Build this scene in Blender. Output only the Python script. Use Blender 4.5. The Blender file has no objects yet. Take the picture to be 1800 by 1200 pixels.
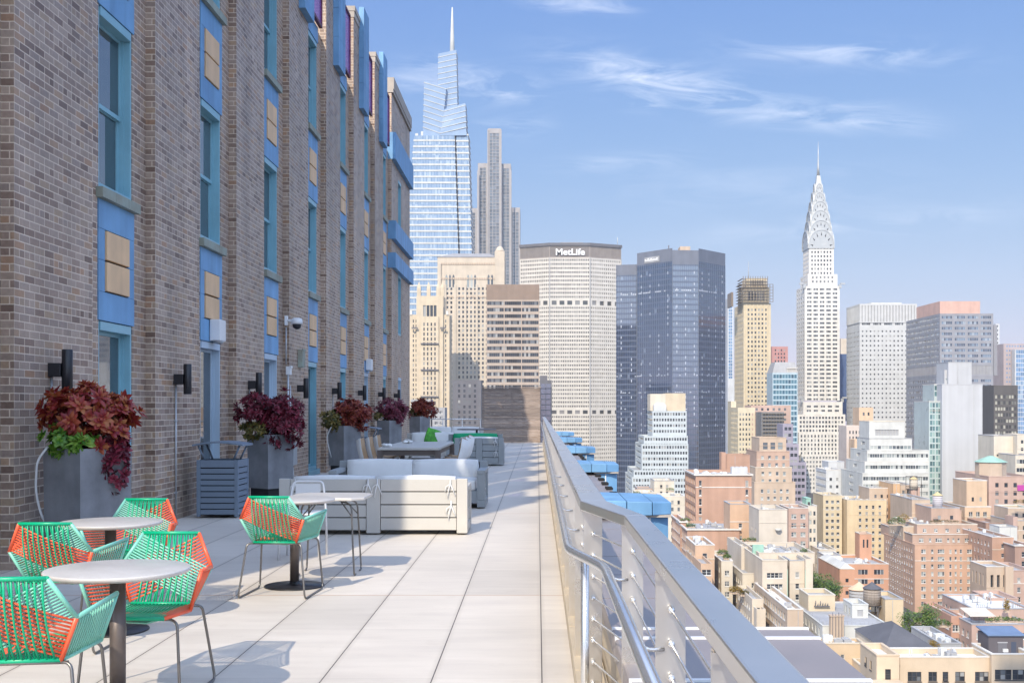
import bpy, bmesh, math, random
from mathutils import Vector, Matrix
random.seed(7)
SC = bpy.context.scene
COL = SC.collection
R = math.radians
# ------------------------------------------------------------------ camera, sky, sun, exposure
EYE = 1.5
cam_d = bpy.data.cameras.new('camera')
cam = bpy.data.objects.new('camera', cam_d); COL.objects.link(cam)
cam.location = (0, 0, EYE); cam.rotation_euler = (R(90), 0, 0)
cam_d.sensor_width = 36; cam_d.lens = 40
cam_d.shift_x = -0.025; cam_d.shift_y = 0.0633
cam_d.clip_start = 0.05; cam_d.clip_end = 20000
SC.camera = cam
SC.view_settings.view_transform = 'Standard'
SC.view_settings.look = 'None'
SC.view_settings.exposure = 0.86
SC.view_settings.gamma = 1
SUN_EL = R(38.2); SUN_AZ = R(18.3)          # light travels to +Y, turned towards +X by the azimuth
ld = Vector((math.sin(SUN_AZ)*math.cos(SUN_EL), math.cos(SUN_AZ)*math.cos(SUN_EL), -math.sin(SUN_EL)))
sun_d = bpy.data.lights.new('sun', 'SUN'); sun_d.energy = 2.85; sun_d.angle = R(0.5); sun_d.color = (1, 0.885, 0.71)
sun = bpy.data.objects.new('sun', sun_d); COL.objects.link(sun)
sun.rotation_euler = ld.to_track_quat('-Z', 'Y').to_euler(); sun.location = (-30, -60, 60)

def NN(nt, typ, **kw):
    n = nt.nodes.new(typ)
    for k, v in kw.items():
        if k == 'ins':
            for kk, vv in v.items():
                s = n.inputs[kk]
                if isinstance(vv, bpy.types.NodeSocket): nt.links.new(vv, s)
                else: s.default_value = vv
        else: setattr(n, k, v)
    return n
def MA(nt, op, a, b=None, c=None, clamp=False):
    n = nt.nodes.new('ShaderNodeMath'); n.operation = op; n.use_clamp = clamp
    for i, v in enumerate((a, b, c)):
        if v is None: continue
        if isinstance(v, bpy.types.NodeSocket): nt.links.new(v, n.inputs[i])
        else: n.inputs[i].default_value = v
    return n.outputs[0]
def MIX(nt, fac, a, b, blend='MIX'):
    n = nt.nodes.new('ShaderNodeMix'); n.data_type = 'RGBA'; n.blend_type = blend; n.clamp_factor = True
    for s, v in ((n.inputs[0], fac), (n.inputs[6], a), (n.inputs[7], b)):
        if isinstance(v, bpy.types.NodeSocket): nt.links.new(v, s)
        else: s.default_value = v if not isinstance(v, tuple) or len(v) == 4 else (*v, 1)
    return n.outputs[2]
def RAMP(nt, fac, stops, interp='LINEAR'):
    n = nt.nodes.new('ShaderNodeValToRGB'); n.color_ramp.interpolation = interp
    els = n.color_ramp.elements
    while len(els) > 1: els.remove(els[-1])
    els[0].position = stops[0][0]; els[0].color = (*stops[0][1], 1)
    for p, c in stops[1:]:
        e = els.new(p); e.color = (*c, 1)
    nt.links.new(fac, n.inputs[0]); return n.outputs[0]

W = bpy.data.worlds.new('World'); SC.world = W; W.use_nodes = True
nt = W.node_tree; nt.nodes.clear()
sky = NN(nt, 'ShaderNodeTexSky', sky_type='NISHITA', sun_disc=False, sun_elevation=SUN_EL, sun_rotation=math.pi+SUN_AZ,
         altitude=100, air_density=1.0, dust_density=0.3, ozone_density=3.0)
tc = NN(nt, 'ShaderNodeTexCoord')
sp = NN(nt, 'ShaderNodeSeparateXYZ', ins={0: tc.outputs['Generated']})
yy = MA(nt, 'MAXIMUM', sp.outputs[1], 0.05)
uu = MA(nt, 'DIVIDE', sp.outputs[0], yy); vv = MA(nt, 'DIVIDE', sp.outputs[2], yy)
def cloud_patch(px, py, rx, ry, tilt, wgt):
    cu, cv = (px-945)/2000, (714-py)/2000; rx /= 2000; ry /= 2000
    c, s = math.cos(R(tilt)), math.sin(R(tilt))
    du = MA(nt, 'SUBTRACT', uu, cu); dv = MA(nt, 'SUBTRACT', vv, cv)
    a = MA(nt, 'ADD', MA(nt, 'MULTIPLY', du, c/rx), MA(nt, 'MULTIPLY', dv, -s/rx))
    b = MA(nt, 'ADD', MA(nt, 'MULTIPLY', du, s/ry), MA(nt, 'MULTIPLY', dv, c/ry))
    q = MA(nt, 'ADD', MA(nt, 'POWER', MA(nt, 'ABSOLUTE', a), 3), MA(nt, 'POWER', MA(nt, 'ABSOLUTE', b), 2))
    return MA(nt, 'MULTIPLY', MA(nt, 'EXPONENT', MA(nt, 'MULTIPLY', q, -1)), wgt)
tot = None
for p in ((1190, 150, 210, 34, 13, .85), (1520, 208, 130, 22, 4, .6), (1490, 92, 200, 22, 2, .6), (850, 148, 100, 26, 8, .8), (1130, 183, 40, 10, 3, .8),
          (720, 140, 70, 30, -5, .5), (890, 228, 70, 18, -5, .5), (1020, 8, 90, 16, 3, .7), (1100, 285, 120, 14, -4, .35), (1520, 395, 260, 20, -5, .4), (1330, 330, 300, 40, 0, .18)):
    q = cloud_patch(*p); tot = q if tot is None else MA(nt, 'ADD', tot, q)
cv = NN(nt, 'ShaderNodeCombineXYZ', ins={0: MA(nt, 'ADD', MA(nt, 'MULTIPLY', uu, 9), MA(nt, 'MULTIPLY', vv, 4)), 1: MA(nt, 'MULTIPLY', vv, 42), 2: 3.7})
nz = NN(nt, 'ShaderNodeTexNoise', ins={'Vector': cv.outputs[0], 'Scale': 1.3, 'Detail': 9.0, 'Roughness': .62, 'Distortion': .8})
nf = MA(nt, 'MULTIPLY', MA(nt, 'SUBTRACT', nz.outputs[0], .42), 3.8, clamp=True)
mask = MA(nt, 'MULTIPLY', MA(nt, 'MULTIPLY', nf, tot), .58, clamp=True)
# compress the horizon glare a little, then add unseen cloud overhead and behind to lift the shade
def comp(c, k): return MA(nt, 'DIVIDE', c, MA(nt, 'ADD', 1, MA(nt, 'MULTIPLY', c, k)))
sc_ = NN(nt, 'ShaderNodeSeparateColor', ins={0: sky.outputs[0]})
skyb = NN(nt, 'ShaderNodeCombineColor', ins={0: MA(nt, 'MULTIPLY', comp(sc_.outputs[0], .03), .435), 1: MA(nt, 'MULTIPLY', comp(sc_.outputs[1], .15), .675), 2: MA(nt, 'MULTIPLY', comp(sc_.outputs[2], .80), 2.87)}).outputs[0]
skyc = MIX(nt, mask, skyb, (5.2, 5.3, 5.6, 1))
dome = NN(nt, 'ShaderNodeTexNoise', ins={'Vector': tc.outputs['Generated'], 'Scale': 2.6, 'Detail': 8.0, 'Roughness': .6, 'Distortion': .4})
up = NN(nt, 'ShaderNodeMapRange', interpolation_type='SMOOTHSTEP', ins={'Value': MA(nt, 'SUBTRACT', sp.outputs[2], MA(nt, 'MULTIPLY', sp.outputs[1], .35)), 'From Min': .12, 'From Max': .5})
fill_mask = MA(nt, 'MULTIPLY', MA(nt, 'MULTIPLY', MA(nt, 'SUBTRACT', dome.outputs[0], .38), 3.4, clamp=True), up.outputs[0])
skyc = MIX(nt, MA(nt, 'MULTIPLY', fill_mask, .85), skyc, (8.6, 10.6, 13.6, 1))
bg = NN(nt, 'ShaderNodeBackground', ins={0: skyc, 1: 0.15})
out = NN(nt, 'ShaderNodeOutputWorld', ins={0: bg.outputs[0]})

# ------------------------------------------------------------------ object helpers
def tag(o, label=None, cat=None, group=None, kind=None):
    if label: o['label'] = label
    if cat: o['category'] = cat
    if group: o['group'] = group
    if kind: o['kind'] = kind
    return o
def empty(name, loc=(0, 0, 0), rz=0, label=None, cat=None, group=None):
    o = bpy.data.objects.new(name, None); COL.objects.link(o)
    o.empty_display_size = .2; o.location = loc; o.rotation_euler = (0, 0, rz)
    return tag(o, label, cat, group)
def copy_tree(o, parent=None):
    c = o.copy(); COL.objects.link(c)
    if parent: c.parent = parent
    for ch in list(o.children): copy_tree(ch, c)
    return c
class MB:
    def __init__(s): s.v = []; s.f = []; s.m = []; s.sm = []
    def poly(s, pts, m=0, sm=False):
        n = len(s.v); s.v += [tuple(p) for p in pts]; s.f.append(tuple(range(n, n+len(pts)))); s.m.append(m); s.sm.append(sm)
    def box(s, x0, x1, y0, y1, z0, z1, m=0, T=None):
        n = len(s.v); P = [(x, y, z) for z in (z0, z1) for y in (y0, y1) for x in (x0, x1)]
        if T: P = [tuple(T @ Vector(p)) for p in P]
        s.v += P
        for f in ((0, 2, 3, 1), (4, 5, 7, 6), (0, 1, 5, 4), (2, 6, 7, 3), (0, 4, 6, 2), (1, 3, 7, 5)):
            s.f.append(tuple(n+i for i in f)); s.m.append(m); s.sm.append(False)
    def prism(s, pts, z0, z1, m=0, top=None, mt=None):
        top = top or pts; n = len(s.v); k = len(pts)
        z0s = z0 if isinstance(z0, (list, tuple)) else [z0]*k
        z1s = z1 if isinstance(z1, (list, tuple)) else [z1]*k
        s.v += [(p[0], p[1], z0s[i]) for i, p in enumerate(pts)] + [(p[0], p[1], z1s[i]) for i, p in enumerate(top)]
        for i in range(k):
            j = (i+1) % k; s.f.append((n+i, n+j, n+k+j, n+k+i)); s.m.append(m); s.sm.append(False)
        s.f.append(tuple(n+k+i for i in range(k))); s.m.append(m if mt is None else mt); s.sm.append(False)
        s.f.append(tuple(n+i for i in reversed(range(k)))); s.m.append(m); s.sm.append(False)
    def tube(s, pts, r, n=6, m=0, closed=False):
        pts = [Vector(p) for p in pts]; rs = r if isinstance(r, (list, tuple)) else [r]*len(pts)
        b0 = len(s.v); K = len(pts); up = None
        for i, p in enumerate(pts):
            if closed: d = pts[(i+1) % K]-pts[i-1]
            else: d = (pts[min(i+1, K-1)]-pts[max(i-1, 0)])
            d = d.normalized() if d.length > 1e-9 else Vector((0, 0, 1))
            if up is None: up = Vector((0, 0, 1)) if abs(d.z) < .9 else Vector((1, 0, 0))
            a = d.cross(up)
            if a.length < 1e-4: a = d.orthogonal()
            a.normalize(); b = a.cross(d).normalized(); up = b
            # widen at bends so the pipe keeps its section
            for j in range(n):
                t = 2*math.pi*j/n; s.v.append(tuple(p+(a*math.cos(t)+b*math.sin(t))*rs[i]))
        for i in range(K if closed else K-1):
            i2 = (i+1) % K
            for j in range(n):
                k = (j+1) % n
                s.f.append((b0+i*n+j, b0+i*n+k, b0+i2*n+k, b0+i2*n+j)); s.m.append(m); s.sm.append(True)
        if not closed:
            s.f.append(tuple(b0+j for j in reversed(range(n)))); s.m.append(m); s.sm.append(False)
            s.f.append(tuple(b0+(K-1)*n+j for j in range(n))); s.m.append(m); s.sm.append(False)
    def lathe(s, prof, c=(0, 0, 0), n=24, m=0, sm=True, ph=0):
        b0 = len(s.v)
        for r, z in prof:
            for j in range(n):
                t = 2*math.pi*j/n+ph; s.v.append((c[0]+r*math.cos(t), c[1]+r*math.sin(t), c[2]+z))
        for i in range(len(prof)-1):
            for j in range(n):
                k = (j+1) % n; s.f.append((b0+i*n+j, b0+i*n+k, b0+(i+1)*n+k, b0+(i+1)*n+j)); s.m.append(m); s.sm.append(sm)
        s.f.append(tuple(b0+j for j in reversed(range(n)))); s.m.append(m); s.sm.append(False)
        s.f.append(tuple(b0+(len(prof)-1)*n+j for j in range(n))); s.m.append(m); s.sm.append(False)
    def mesh(s, name, mats, org=(0, 0, 0)):
        me = bpy.data.meshes.new(name); o = Vector(org)
        me.from_pydata([tuple(Vector(p)-o) for p in s.v] if o.length > 0 else s.v, [], s.f)
        for mt in (mats if isinstance(mats, (list, tuple)) else [mats]): me.materials.append(mt)
        me.polygons.foreach_set('material_index', s.m); me.polygons.foreach_set('use_smooth', s.sm)
        me.update(); return me
    def build(s, name, mats, parent=None, org=None):
        """vertices are in the parent's space unless org (the parent's world location) is given"""
        me = s.mesh(name, mats, org if (org is not None) else (0, 0, 0))
        o = bpy.data.objects.new(name, me); COL.objects.link(o)
        if parent: o.parent = parent
        return o
def bevel(o, w, seg=2):
    md = o.modifiers.new('bevel', 'BEVEL'); md.width = w; md.segments = seg; md.limit_method = 'ANGLE'; md.angle_limit = R(40)
    return o
def fillet(pts, r, seg=4):
    """round the corners of a polyline"""
    pts = [Vector(p) for p in pts]; res = [pts[0]]
    for i in range(1, len(pts)-1):
        a, b, c = pts[i-1], pts[i], pts[i+1]
        d1 = (a-b); d2 = (c-b); rr = min(r, d1.length*.45, d2.length*.45)
        p0 = b+d1.normalized()*rr; p2 = b+d2.normalized()*rr
        for k in range(seg+1):
            t = k/seg; res.append(p0*(1-t)**2+b*2*t*(1-t)+p2*t*t)
    res.append(pts[-1]); return res

# ------------------------------------------------------------------ materials
def newmat(name):
    m = bpy.data.materials.new(name); m.use_nodes = True
    return m, m.node_tree, m.node_tree.nodes['Principled BSDF']
def setin(nt, b, k, v):
    s = b.inputs[k]
    if isinstance(v, bpy.types.NodeSocket): nt.links.new(v, s)
    else: s.default_value = v if not (isinstance(v, tuple) and len(v) == 3) else (*v, 1)
def mat(name, col, rough=.6, metal=0, var=.12, scale=.8, spec=.5, streak=0., bump=0., island=0., hue=None):
    m, nt, b = newmat(name)
    tc = NN(nt, 'ShaderNodeTexCoord')
    c = None
    if var > 0:
        n1 = NN(nt, 'ShaderNodeTexNoise', ins={'Vector': tc.outputs['Object'], 'Scale': scale, 'Detail': 6.0, 'Roughness': .6})
        f = MA(nt, 'ADD', MA(nt, 'MULTIPLY', MA(nt, 'SUBTRACT', n1.outputs[0], .5), var*3.2), 1)
        if streak > 0:
            mp = NN(nt, 'ShaderNodeMapping', ins={'Vector': tc.outputs['Object'], 'Scale': (1.6, 1.6, .06)})
            n2 = NN(nt, 'ShaderNodeTexNoise', ins={'Vector': mp.outputs[0], 'Scale': scale*1.4, 'Detail': 4.0})
            f = MA(nt, 'ADD', f, MA(nt, 'MULTIPLY', MA(nt, 'SUBTRACT', n2.outputs[0], .5), streak*2.4))
        if island > 0:
            gi = NN(nt, 'ShaderNodeNewGeometry')
            f = MA(nt, 'ADD', f, MA(nt, 'MULTIPLY', MA(nt, 'SUBTRACT', gi.outputs['Random Per Island'], .5), island*2))
        h = hue or tuple(x*.9 for x in col)
        base = MIX(nt, MA(nt, 'MULTIPLY', n1.outputs[0], 1.0), h, col)
        vm = NN(nt, 'ShaderNodeVectorMath', operation='SCALE', ins={0: base, 'Scale': f}); c = vm.outputs[0]
        setin(nt, b, 'Base Color', c)
        rr = MA(nt, 'ADD', MA(nt, 'MULTIPLY', MA(nt, 'SUBTRACT', n1.outputs[0], .5), .25), rough, clamp=True)
        setin(nt, b, 'Roughness', rr)
        if bump > 0:
            n3 = NN(nt, 'ShaderNodeTexNoise', ins={'Vector': tc.outputs['Object'], 'Scale': scale*22, 'Detail': 3.0})
            bp = NN(nt, 'ShaderNodeBump', ins={'Strength': bump, 'Distance': .01, 'Height': n3.outputs[0]})
            setin(nt, b, 'Normal', bp.outputs[0])
    else:
        setin(nt, b, 'Base Color', col); setin(nt, b, 'Roughness', rough)
    setin(nt, b, 'Metallic', metal); setin(nt, b, 'Specular IOR Level', spec)
    return m
def uv_from_normal(nt):
    """(u along the wall, z) for walls that face the X or the Y axis, in object space"""
    tc = NN(nt, 'ShaderNodeTexCoord'); g = NN(nt, 'ShaderNodeNewGeometry')
    s = NN(nt, 'ShaderNodeSeparateXYZ', ins={0: tc.outputs['Object']})
    n = NN(nt, 'ShaderNodeSeparateXYZ', ins={0: g.outputs['Normal']})
    k = MA(nt, 'GREATER_THAN', MA(nt, 'ABSOLUTE', n.outputs[0]), .6)
    u = MA(nt, 'ADD', MA(nt, 'MULTIPLY', s.outputs[1], k), MA(nt, 'MULTIPLY', s.outputs[0], MA(nt, 'SUBTRACT', 1, k)))
    return u, s.outputs[2], tc
def brick_mat(name, stops, mortar, bw=.215, bh=.074, mw=.011, rough=.46, bump=.5):
    m, nt, b = newmat(name)
    u, v, tc = uv_from_normal(nt)
    row = MA(nt, 'FLOOR', MA(nt, 'DIVIDE', v, bh))
    off = MA(nt, 'MULTIPLY', MA(nt, 'MODULO', MA(nt, 'ABSOLUTE', row), 2), .5)
    uc = MA(nt, 'ADD', MA(nt, 'DIVIDE', u, bw), off)
    col = MA(nt, 'FLOOR', uc)
    # some courses are laid as headers
    hd = MA(nt, 'LESS_THAN', MA(nt, 'MODULO', MA(nt, 'ADD', MA(nt, 'ABSOLUTE', row), 2), 6), .5)
    uc2 = MA(nt, 'MULTIPLY', uc, 2)
    ucx = MA(nt, 'ADD', MA(nt, 'MULTIPLY', uc2, hd), MA(nt, 'MULTIPLY', uc, MA(nt, 'SUBTRACT', 1, hd)))
    col = MA(nt, 'FLOOR', ucx)
    fu = MA(nt, 'SUBTRACT', ucx, col); fv = MA(nt, 'FRACT', MA(nt, 'DIVIDE', v, bh))
    bwx = MA(nt, 'MULTIPLY', bw, MA(nt, 'SUBTRACT', 1, MA(nt, 'MULTIPLY', hd, .5)))
    du = MA(nt, 'MULTIPLY', MA(nt, 'MINIMUM', fu, MA(nt, 'SUBTRACT', 1, fu)), bwx)
    dv = MA(nt, 'MULTIPLY', MA(nt, 'MINIMUM', fv, MA(nt, 'SUBTRACT', 1, fv)), bh)
    wob = NN(nt, 'ShaderNodeTexNoise', ins={'Vector': tc.outputs['Object'], 'Scale': 40.0, 'Detail': 2.0})
    dd = MA(nt, 'ADD', MA(nt, 'MINIMUM', du, dv), MA(nt, 'MULTIPLY', MA(nt, 'SUBTRACT', wob.outputs[0], .5), .004))
    mk = NN(nt, 'ShaderNodeMapRange', ins={'Value': dd, 'From Min': mw*.35, 'From Max': mw*.62})
    cb = NN(nt, 'ShaderNodeCombineXYZ', ins={0: col, 1: row, 2: MA(nt, 'MULTIPLY', hd, 7)})
    wn = NN(nt, 'ShaderNodeTexWhiteNoise', ins={'Vector': cb.outputs[0]})
    bc = RAMP(nt, wn.outputs[0], stops)
    n1 = NN(nt, 'ShaderNodeTexNoise', ins={'Vector': tc.outputs['Object'], 'Scale': 1.1, 'Detail': 5.0})
    n2 = NN(nt, 'ShaderNodeTexNoise', ins={'Vector': tc.outputs['Object'], 'Scale': 26.0, 'Detail': 4.0})
    f = MA(nt, 'ADD', MA(nt, 'ADD', MA(nt, 'MULTIPLY', n1.outputs[0], .5), MA(nt, 'MULTIPLY', n2.outputs[0], .55)), .48)
    bc = NN(nt, 'ShaderNodeVectorMath', operation='SCALE', ins={0: bc, 'Scale': f}).outputs[0]
    c = MIX(nt, mk.outputs[0], mortar, bc)
    # water streaks and repaired patches, metres across
    mp = NN(nt, 'ShaderNodeMapping', ins={'Vector': tc.outputs['Object'], 'Scale': (1.3, 1.3, .10)})
    st = NN(nt, 'ShaderNodeTexNoise', ins={'Vector': mp.outputs[0], 'Scale': 1.5, 'Detail': 6.0, 'Roughness': .6})
    pt = NN(nt, 'ShaderNodeTexNoise', ins={'Vector': tc.outputs['Object'], 'Scale': .35, 'Detail': 3.0})
    sf = MA(nt, 'ADD', MA(nt, 'ADD', MA(nt, 'MULTIPLY', st.outputs[0], .85), MA(nt, 'MULTIPLY', pt.outputs[0], .6)), .28)
    c = NN(nt, 'ShaderNodeVectorMath', operation='SCALE', ins={0: c, 'Scale': sf}).outputs[0]
    setin(nt, b, 'Base Color', c); setin(nt, b, 'Roughness', MA(nt, 'ADD', rough-.15, MA(nt, 'MULTIPLY', n2.outputs[0], .35))); setin(nt, b, 'Specular IOR Level', .3)
    hh = MA(nt, 'ADD', mk.outputs[0], MA(nt, 'MULTIPLY', n2.outputs[0], .5))
    setin(nt, b, 'Normal', NN(nt, 'ShaderNodeBump', ins={'Strength': bump, 'Distance': .006, 'Height': hh}).outputs[0])
    return m
def glass_mat(name, dark=(.025, .035, .045), mid=(.12, .15, .18), pale=(.45, .46, .45), pm=.68, pp=.88, rough=.06, ior=1.55, spread=1.):
    """window glass: opaque reflecting panes, each drawn at random from dark rooms, half drawn blinds and pale blinds"""
    m, nt, b = newmat(name)
    oi = NN(nt, 'ShaderNodeObjectInfo'); g = NN(nt, 'ShaderNodeNewGeometry')
    r = MA(nt, 'FRACT', MA(nt, 'ADD', oi.outputs['Random'], MA(nt, 'MULTIPLY', g.outputs['Random Per Island'], spread)))
    c = RAMP(nt, r, [(0, dark), (pm*.55, tuple(x*1.5 for x in dark)), (pm, mid), (pp, tuple(.5*(a+bb) for a, bb in zip(mid, pale))), (1, pale)], 'CONSTANT')
    setin(nt, b, 'Base Color', c); setin(nt, b, 'Roughness', rough); setin(nt, b, 'IOR', ior)
    return m
# ------------------------------------------------------------------ terrace materials
BRICK = brick_mat('brown_brick', [(0, (.16, .105, .08)), (.08, (.22, .15, .115)), (.33, (.315, .23, .18)), (.54, (.365, .28, .22)), (.72, (.27, .205, .17)),
                                  (.86, (.35, .25, .17)), (.96, (.35, .21, .13)), (1, (.19, .14, .115))], (.60, .49, .385))
M_BLUE = mat('blue_terracotta', (.175, .345, .52), .55, var=.22, scale=1.5, streak=.34, hue=(.11, .27, .5))
M_TEAL = mat('teal_window_paint', (.23, .45, .53), .4, var=.12, scale=2)
M_SILL = mat('weathered_green_sill', (.22, .32, .30), .7, var=.3, scale=3, hue=(.32, .26, .18))
M_TAN = mat('tan_terracotta', (.72, .47, .26), .55, var=.12, scale=2.5, streak=.2)
M_DARKGAP = mat('dark_gap', (.012, .012, .014), .9, var=0)
M_STONE = mat('pale_coping_stone', (.42, .37, .32), .8, var=.2, scale=2, streak=.1)
M_PURPLEF = mat('dark_red_frame', (.13, .02, .045), .5, var=.05)
def translucent(name, col, clear):
    m, nt, b = newmat(name); setin(nt, b, 'Base Color', col); setin(nt, b, 'Roughness', .15)
    t = NN(nt, 'ShaderNodeBsdfTransparent', ins={0: (*[min(1, x*1.15+.25) for x in col], 1)})
    mx = NN(nt, 'ShaderNodeMixShader', ins={0: clear, 1: b.outputs[0], 2: t.outputs[0]})
    nt.links.new(mx.outputs[0], nt.nodes['Material Output'].inputs[0]); return m
M_PURPLE = translucent('violet_glass', (.33, .22, .52), .6)
M_GLASS = glass_mat('terrace_window_glass', (.02, .028, .035), (.03, .04, .05), (.05, .06, .07), rough=.03, ior=3.0)
M_DOORW = mat('pale_blue_door_paint', (.45, .56, .66), .5, var=.06)
M_WHITEP = mat('white_enamel', (.72, .72, .72), .4, var=.05)
M_BLACKM = mat('black_metal', (.012, .012, .016), .38, var=.05)
M_STEEL = mat('brushed_steel', (.68, .645, .60), .30, metal=.88, var=.03, scale=3)
M_STEELB = mat('bright_steel_tube', (.74, .73, .71), .24, metal=.85, var=.02, scale=4)
M_CONDUIT = mat('galvanised_conduit', (.50, .52, .54), .45, metal=.6, var=.1)
M_GREYPT = mat('slate_grey_paint', (.17, .215, .275), .5, var=.06, scale=2)
M_LTGREY = mat('light_grey_paint', (.52, .50, .465), .55, var=.05, scale=1.5)
M_MIDGREY = mat('mid_grey_paint', (.30, .325, .34), .55, var=.06, scale=1.5)
M_CUSH = mat('white_outdoor_fabric', (.74, .74, .73), .9, var=.05, scale=3, bump=.15)
M_RIBBON = mat('white_ribbon', (.8, .8, .8), .7, var=.03)
M_GREENC = mat('green_cushion', (.01, .36, .16), .8, var=.1)
M_CONC = mat('grey_concrete_planter', (.27, .275, .29), .7, var=.42, scale=1.6, streak=.3, bump=.15, hue=(.17, .175, .19))
M_KERB = mat('buff_kerb_stone', (.55, .47, .36), .75, var=.14, scale=2)
M_COPING = mat('brown_grey_coping', (.27, .235, .23), .42, var=.14, scale=2.2)
M_SEAM = mat('white_sealant', (.75, .75, .75), .5, var=.05)
M_MARBLE = mat('pale_stone_tabletop', (.56, .535, .51), .35, var=.07, scale=5)
M_POLE = mat('grey_brown_metal', (.145, .12, .11), .42, var=.08, metal=.5)
M_LEG = mat('dull_steel_rod', (.22, .21, .20), .38, metal=.85, var=.06)
M_CG = mat('emerald_cord', (.0, .40, .20), .38, var=.06, scale=6)
M_CM = mat('mint_cord', (.22, .58, .46), .38, var=.05, scale=6)
M_CO = mat('coral_cord', (.86, .13, .055), .38, var=.06, scale=6)
M_WOODC = mat('tan_wood_shell', (.42, .27, .15), .5, var=.12)
M_RUBBER = mat('black_rubber', (.02, .02, .022), .8, var=.05)

def deck_material():
    m, nt, b = newmat('pale_stone_pavers')
    tc = NN(nt, 'ShaderNodeTexCoord'); s = NN(nt, 'ShaderNodeSeparateXYZ', ins={0: tc.outputs['Object']})
    X = MA(nt, 'ADD', MA(nt, 'DIVIDE', MA(nt, 'SUBTRACT', s.outputs[0], .024), .605), 40)
    Y = MA(nt, 'ADD', MA(nt, 'DIVIDE', MA(nt, 'SUBTRACT', s.outputs[1], 9.05), 1.38), 40)
    def dist(t, w):
        f = MA(nt, 'FRACT', t); return MA(nt, 'MULTIPLY', MA(nt, 'MINIMUM', f, MA(nt, 'SUBTRACT', 1, f)), w)
    jx = MA(nt, 'LESS_THAN', dist(X, .605), 0.0034); jy = MA(nt, 'LESS_THAN', dist(Y, 1.38), .003)
    Y5 = MA(nt, 'ADD', MA(nt, 'DIVIDE', MA(nt, 'SUBTRACT', s.outputs[1], 9.05), 6.9), 40)
    j5 = MA(nt, 'LESS_THAN', dist(Y5, 6.9), .014)
    cb = NN(nt, 'ShaderNodeCombineXYZ', ins={0: MA(nt, 'FLOOR', X), 1: MA(nt, 'FLOOR', Y)})
    wn = NN(nt, 'ShaderNodeTexWhiteNoise', ins={'Vector': cb.outputs[0]})
    off = NN(nt, 'ShaderNodeVectorMath', operation='SCALE', ins={0: wn.outputs[1], 'Scale': 9.0})
    pos = NN(nt, 'ShaderNodeVectorMath', operation='ADD', ins={0: tc.outputs['Object'], 1: off.outputs[0]})
    mp = NN(nt, 'ShaderNodeMapping', ins={'Vector': pos.outputs[0], 'Scale': (1.0, 4.5, 1)})
    n1 = NN(nt, 'ShaderNodeTexNoise', ins={'Vector': mp.outputs[0], 'Scale': 1.5, 'Detail': 8.0, 'Roughness': .62})
    n2 = NN(nt, 'ShaderNodeTexNoise', ins={'Vector': tc.outputs['Object'], 'Scale': .55, 'Detail': 5.0})
    c = RAMP(nt, n1.outputs[0], [(.25, (.54, .485, .425)), (.5, (.60, .545, .475)), (.75, (.645, .59, .52))])
    f = MA(nt, 'ADD', MA(nt, 'ADD', MA(nt, 'MULTIPLY', wn.outputs[0], .12), MA(nt, 'MULTIPLY', n2.outputs[0], .36)), .77)
    c = NN(nt, 'ShaderNodeVectorMath', operation='SCALE', ins={0: c, 'Scale': f}).outputs[0]
    n3 = NN(nt, 'ShaderNodeTexNoise', ins={'Vector': tc.outputs['Object'], 'Scale': 3.4, 'Detail': 7.0, 'Roughness': .7})
    spot = MA(nt, 'MULTIPLY', MA(nt, 'SUBTRACT', n3.outputs[0], .60), 4.0, clamp=True)
    c = MIX(nt, MA(nt, 'MULTIPLY', spot, .45), c, (.40, .34, .28))
    edge = MA(nt, 'SUBTRACT', 1, MA(nt, 'DIVIDE', dist(X, .605), .035), clamp=True)                 # grime gathered along the open joints
    c = MIX(nt, MA(nt, 'MULTIPLY', MA(nt, 'MULTIPLY', edge, n2.outputs[0]), .5), c, (.33, .28, .23))
    c = MIX(nt, MA(nt, 'MULTIPLY', jy, .30), c, (.34, .29, .25))
    c = MIX(nt, MA(nt, 'MULTIPLY', j5, .8), c, (.50, .34, .24))
    c = MIX(nt, jx, c, (.10, .085, .075))
    setin(nt, b, 'Base Color', c); setin(nt, b, 'Roughness', MA(nt, 'ADD', MA(nt, 'MULTIPLY', n1.outputs[0], .3), .45))
    setin(nt, b, 'Normal', NN(nt, 'ShaderNodeBump', ins={'Strength': .12, 'Distance': .004, 'Height': MA(nt, 'SUBTRACT', n1.outputs[0], MA(nt, 'MULTIPLY', jx, 2))}).outputs[0])
    return m
M_DECK = deck_material()
def plank_material():
    m, nt, b = newmat('weathered_planks')
    tc = NN(nt, 'ShaderNodeTexCoord'); gi = NN(nt, 'ShaderNodeNewGeometry')
    off = NN(nt, 'ShaderNodeCombineXYZ', ins={0: MA(nt, 'MULTIPLY', gi.outputs['Random Per Island'], 50)})
    pos = NN(nt, 'ShaderNodeVectorMath', operation='ADD', ins={0: tc.outputs['Object'], 1: off.outputs[0]})
    mp = NN(nt, 'ShaderNodeMapping', ins={'Vector': pos.outputs[0], 'Scale': (1.2, 1, 14)})
    n = NN(nt, 'ShaderNodeTexNoise', ins={'Vector': mp.outputs[0], 'Scale': 2.0, 'Detail': 7.0, 'Roughness': .65})
    c = RAMP(nt, n.outputs[0], [(.28, (.17, .12, .095)), (.5, (.30, .235, .195)), (.72, (.40, .335, .29))])
    f = MA(nt, 'ADD', MA(nt, 'MULTIPLY', gi.outputs['Random Per Island'], .5), .72)
    setin(nt, b, 'Base Color', NN(nt, 'ShaderNodeVectorMath', operation='SCALE', ins={0: c, 'Scale': f}).outputs[0]); setin(nt, b, 'Roughness', .8)
    return m
M_PLANK = plank_material()

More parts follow.
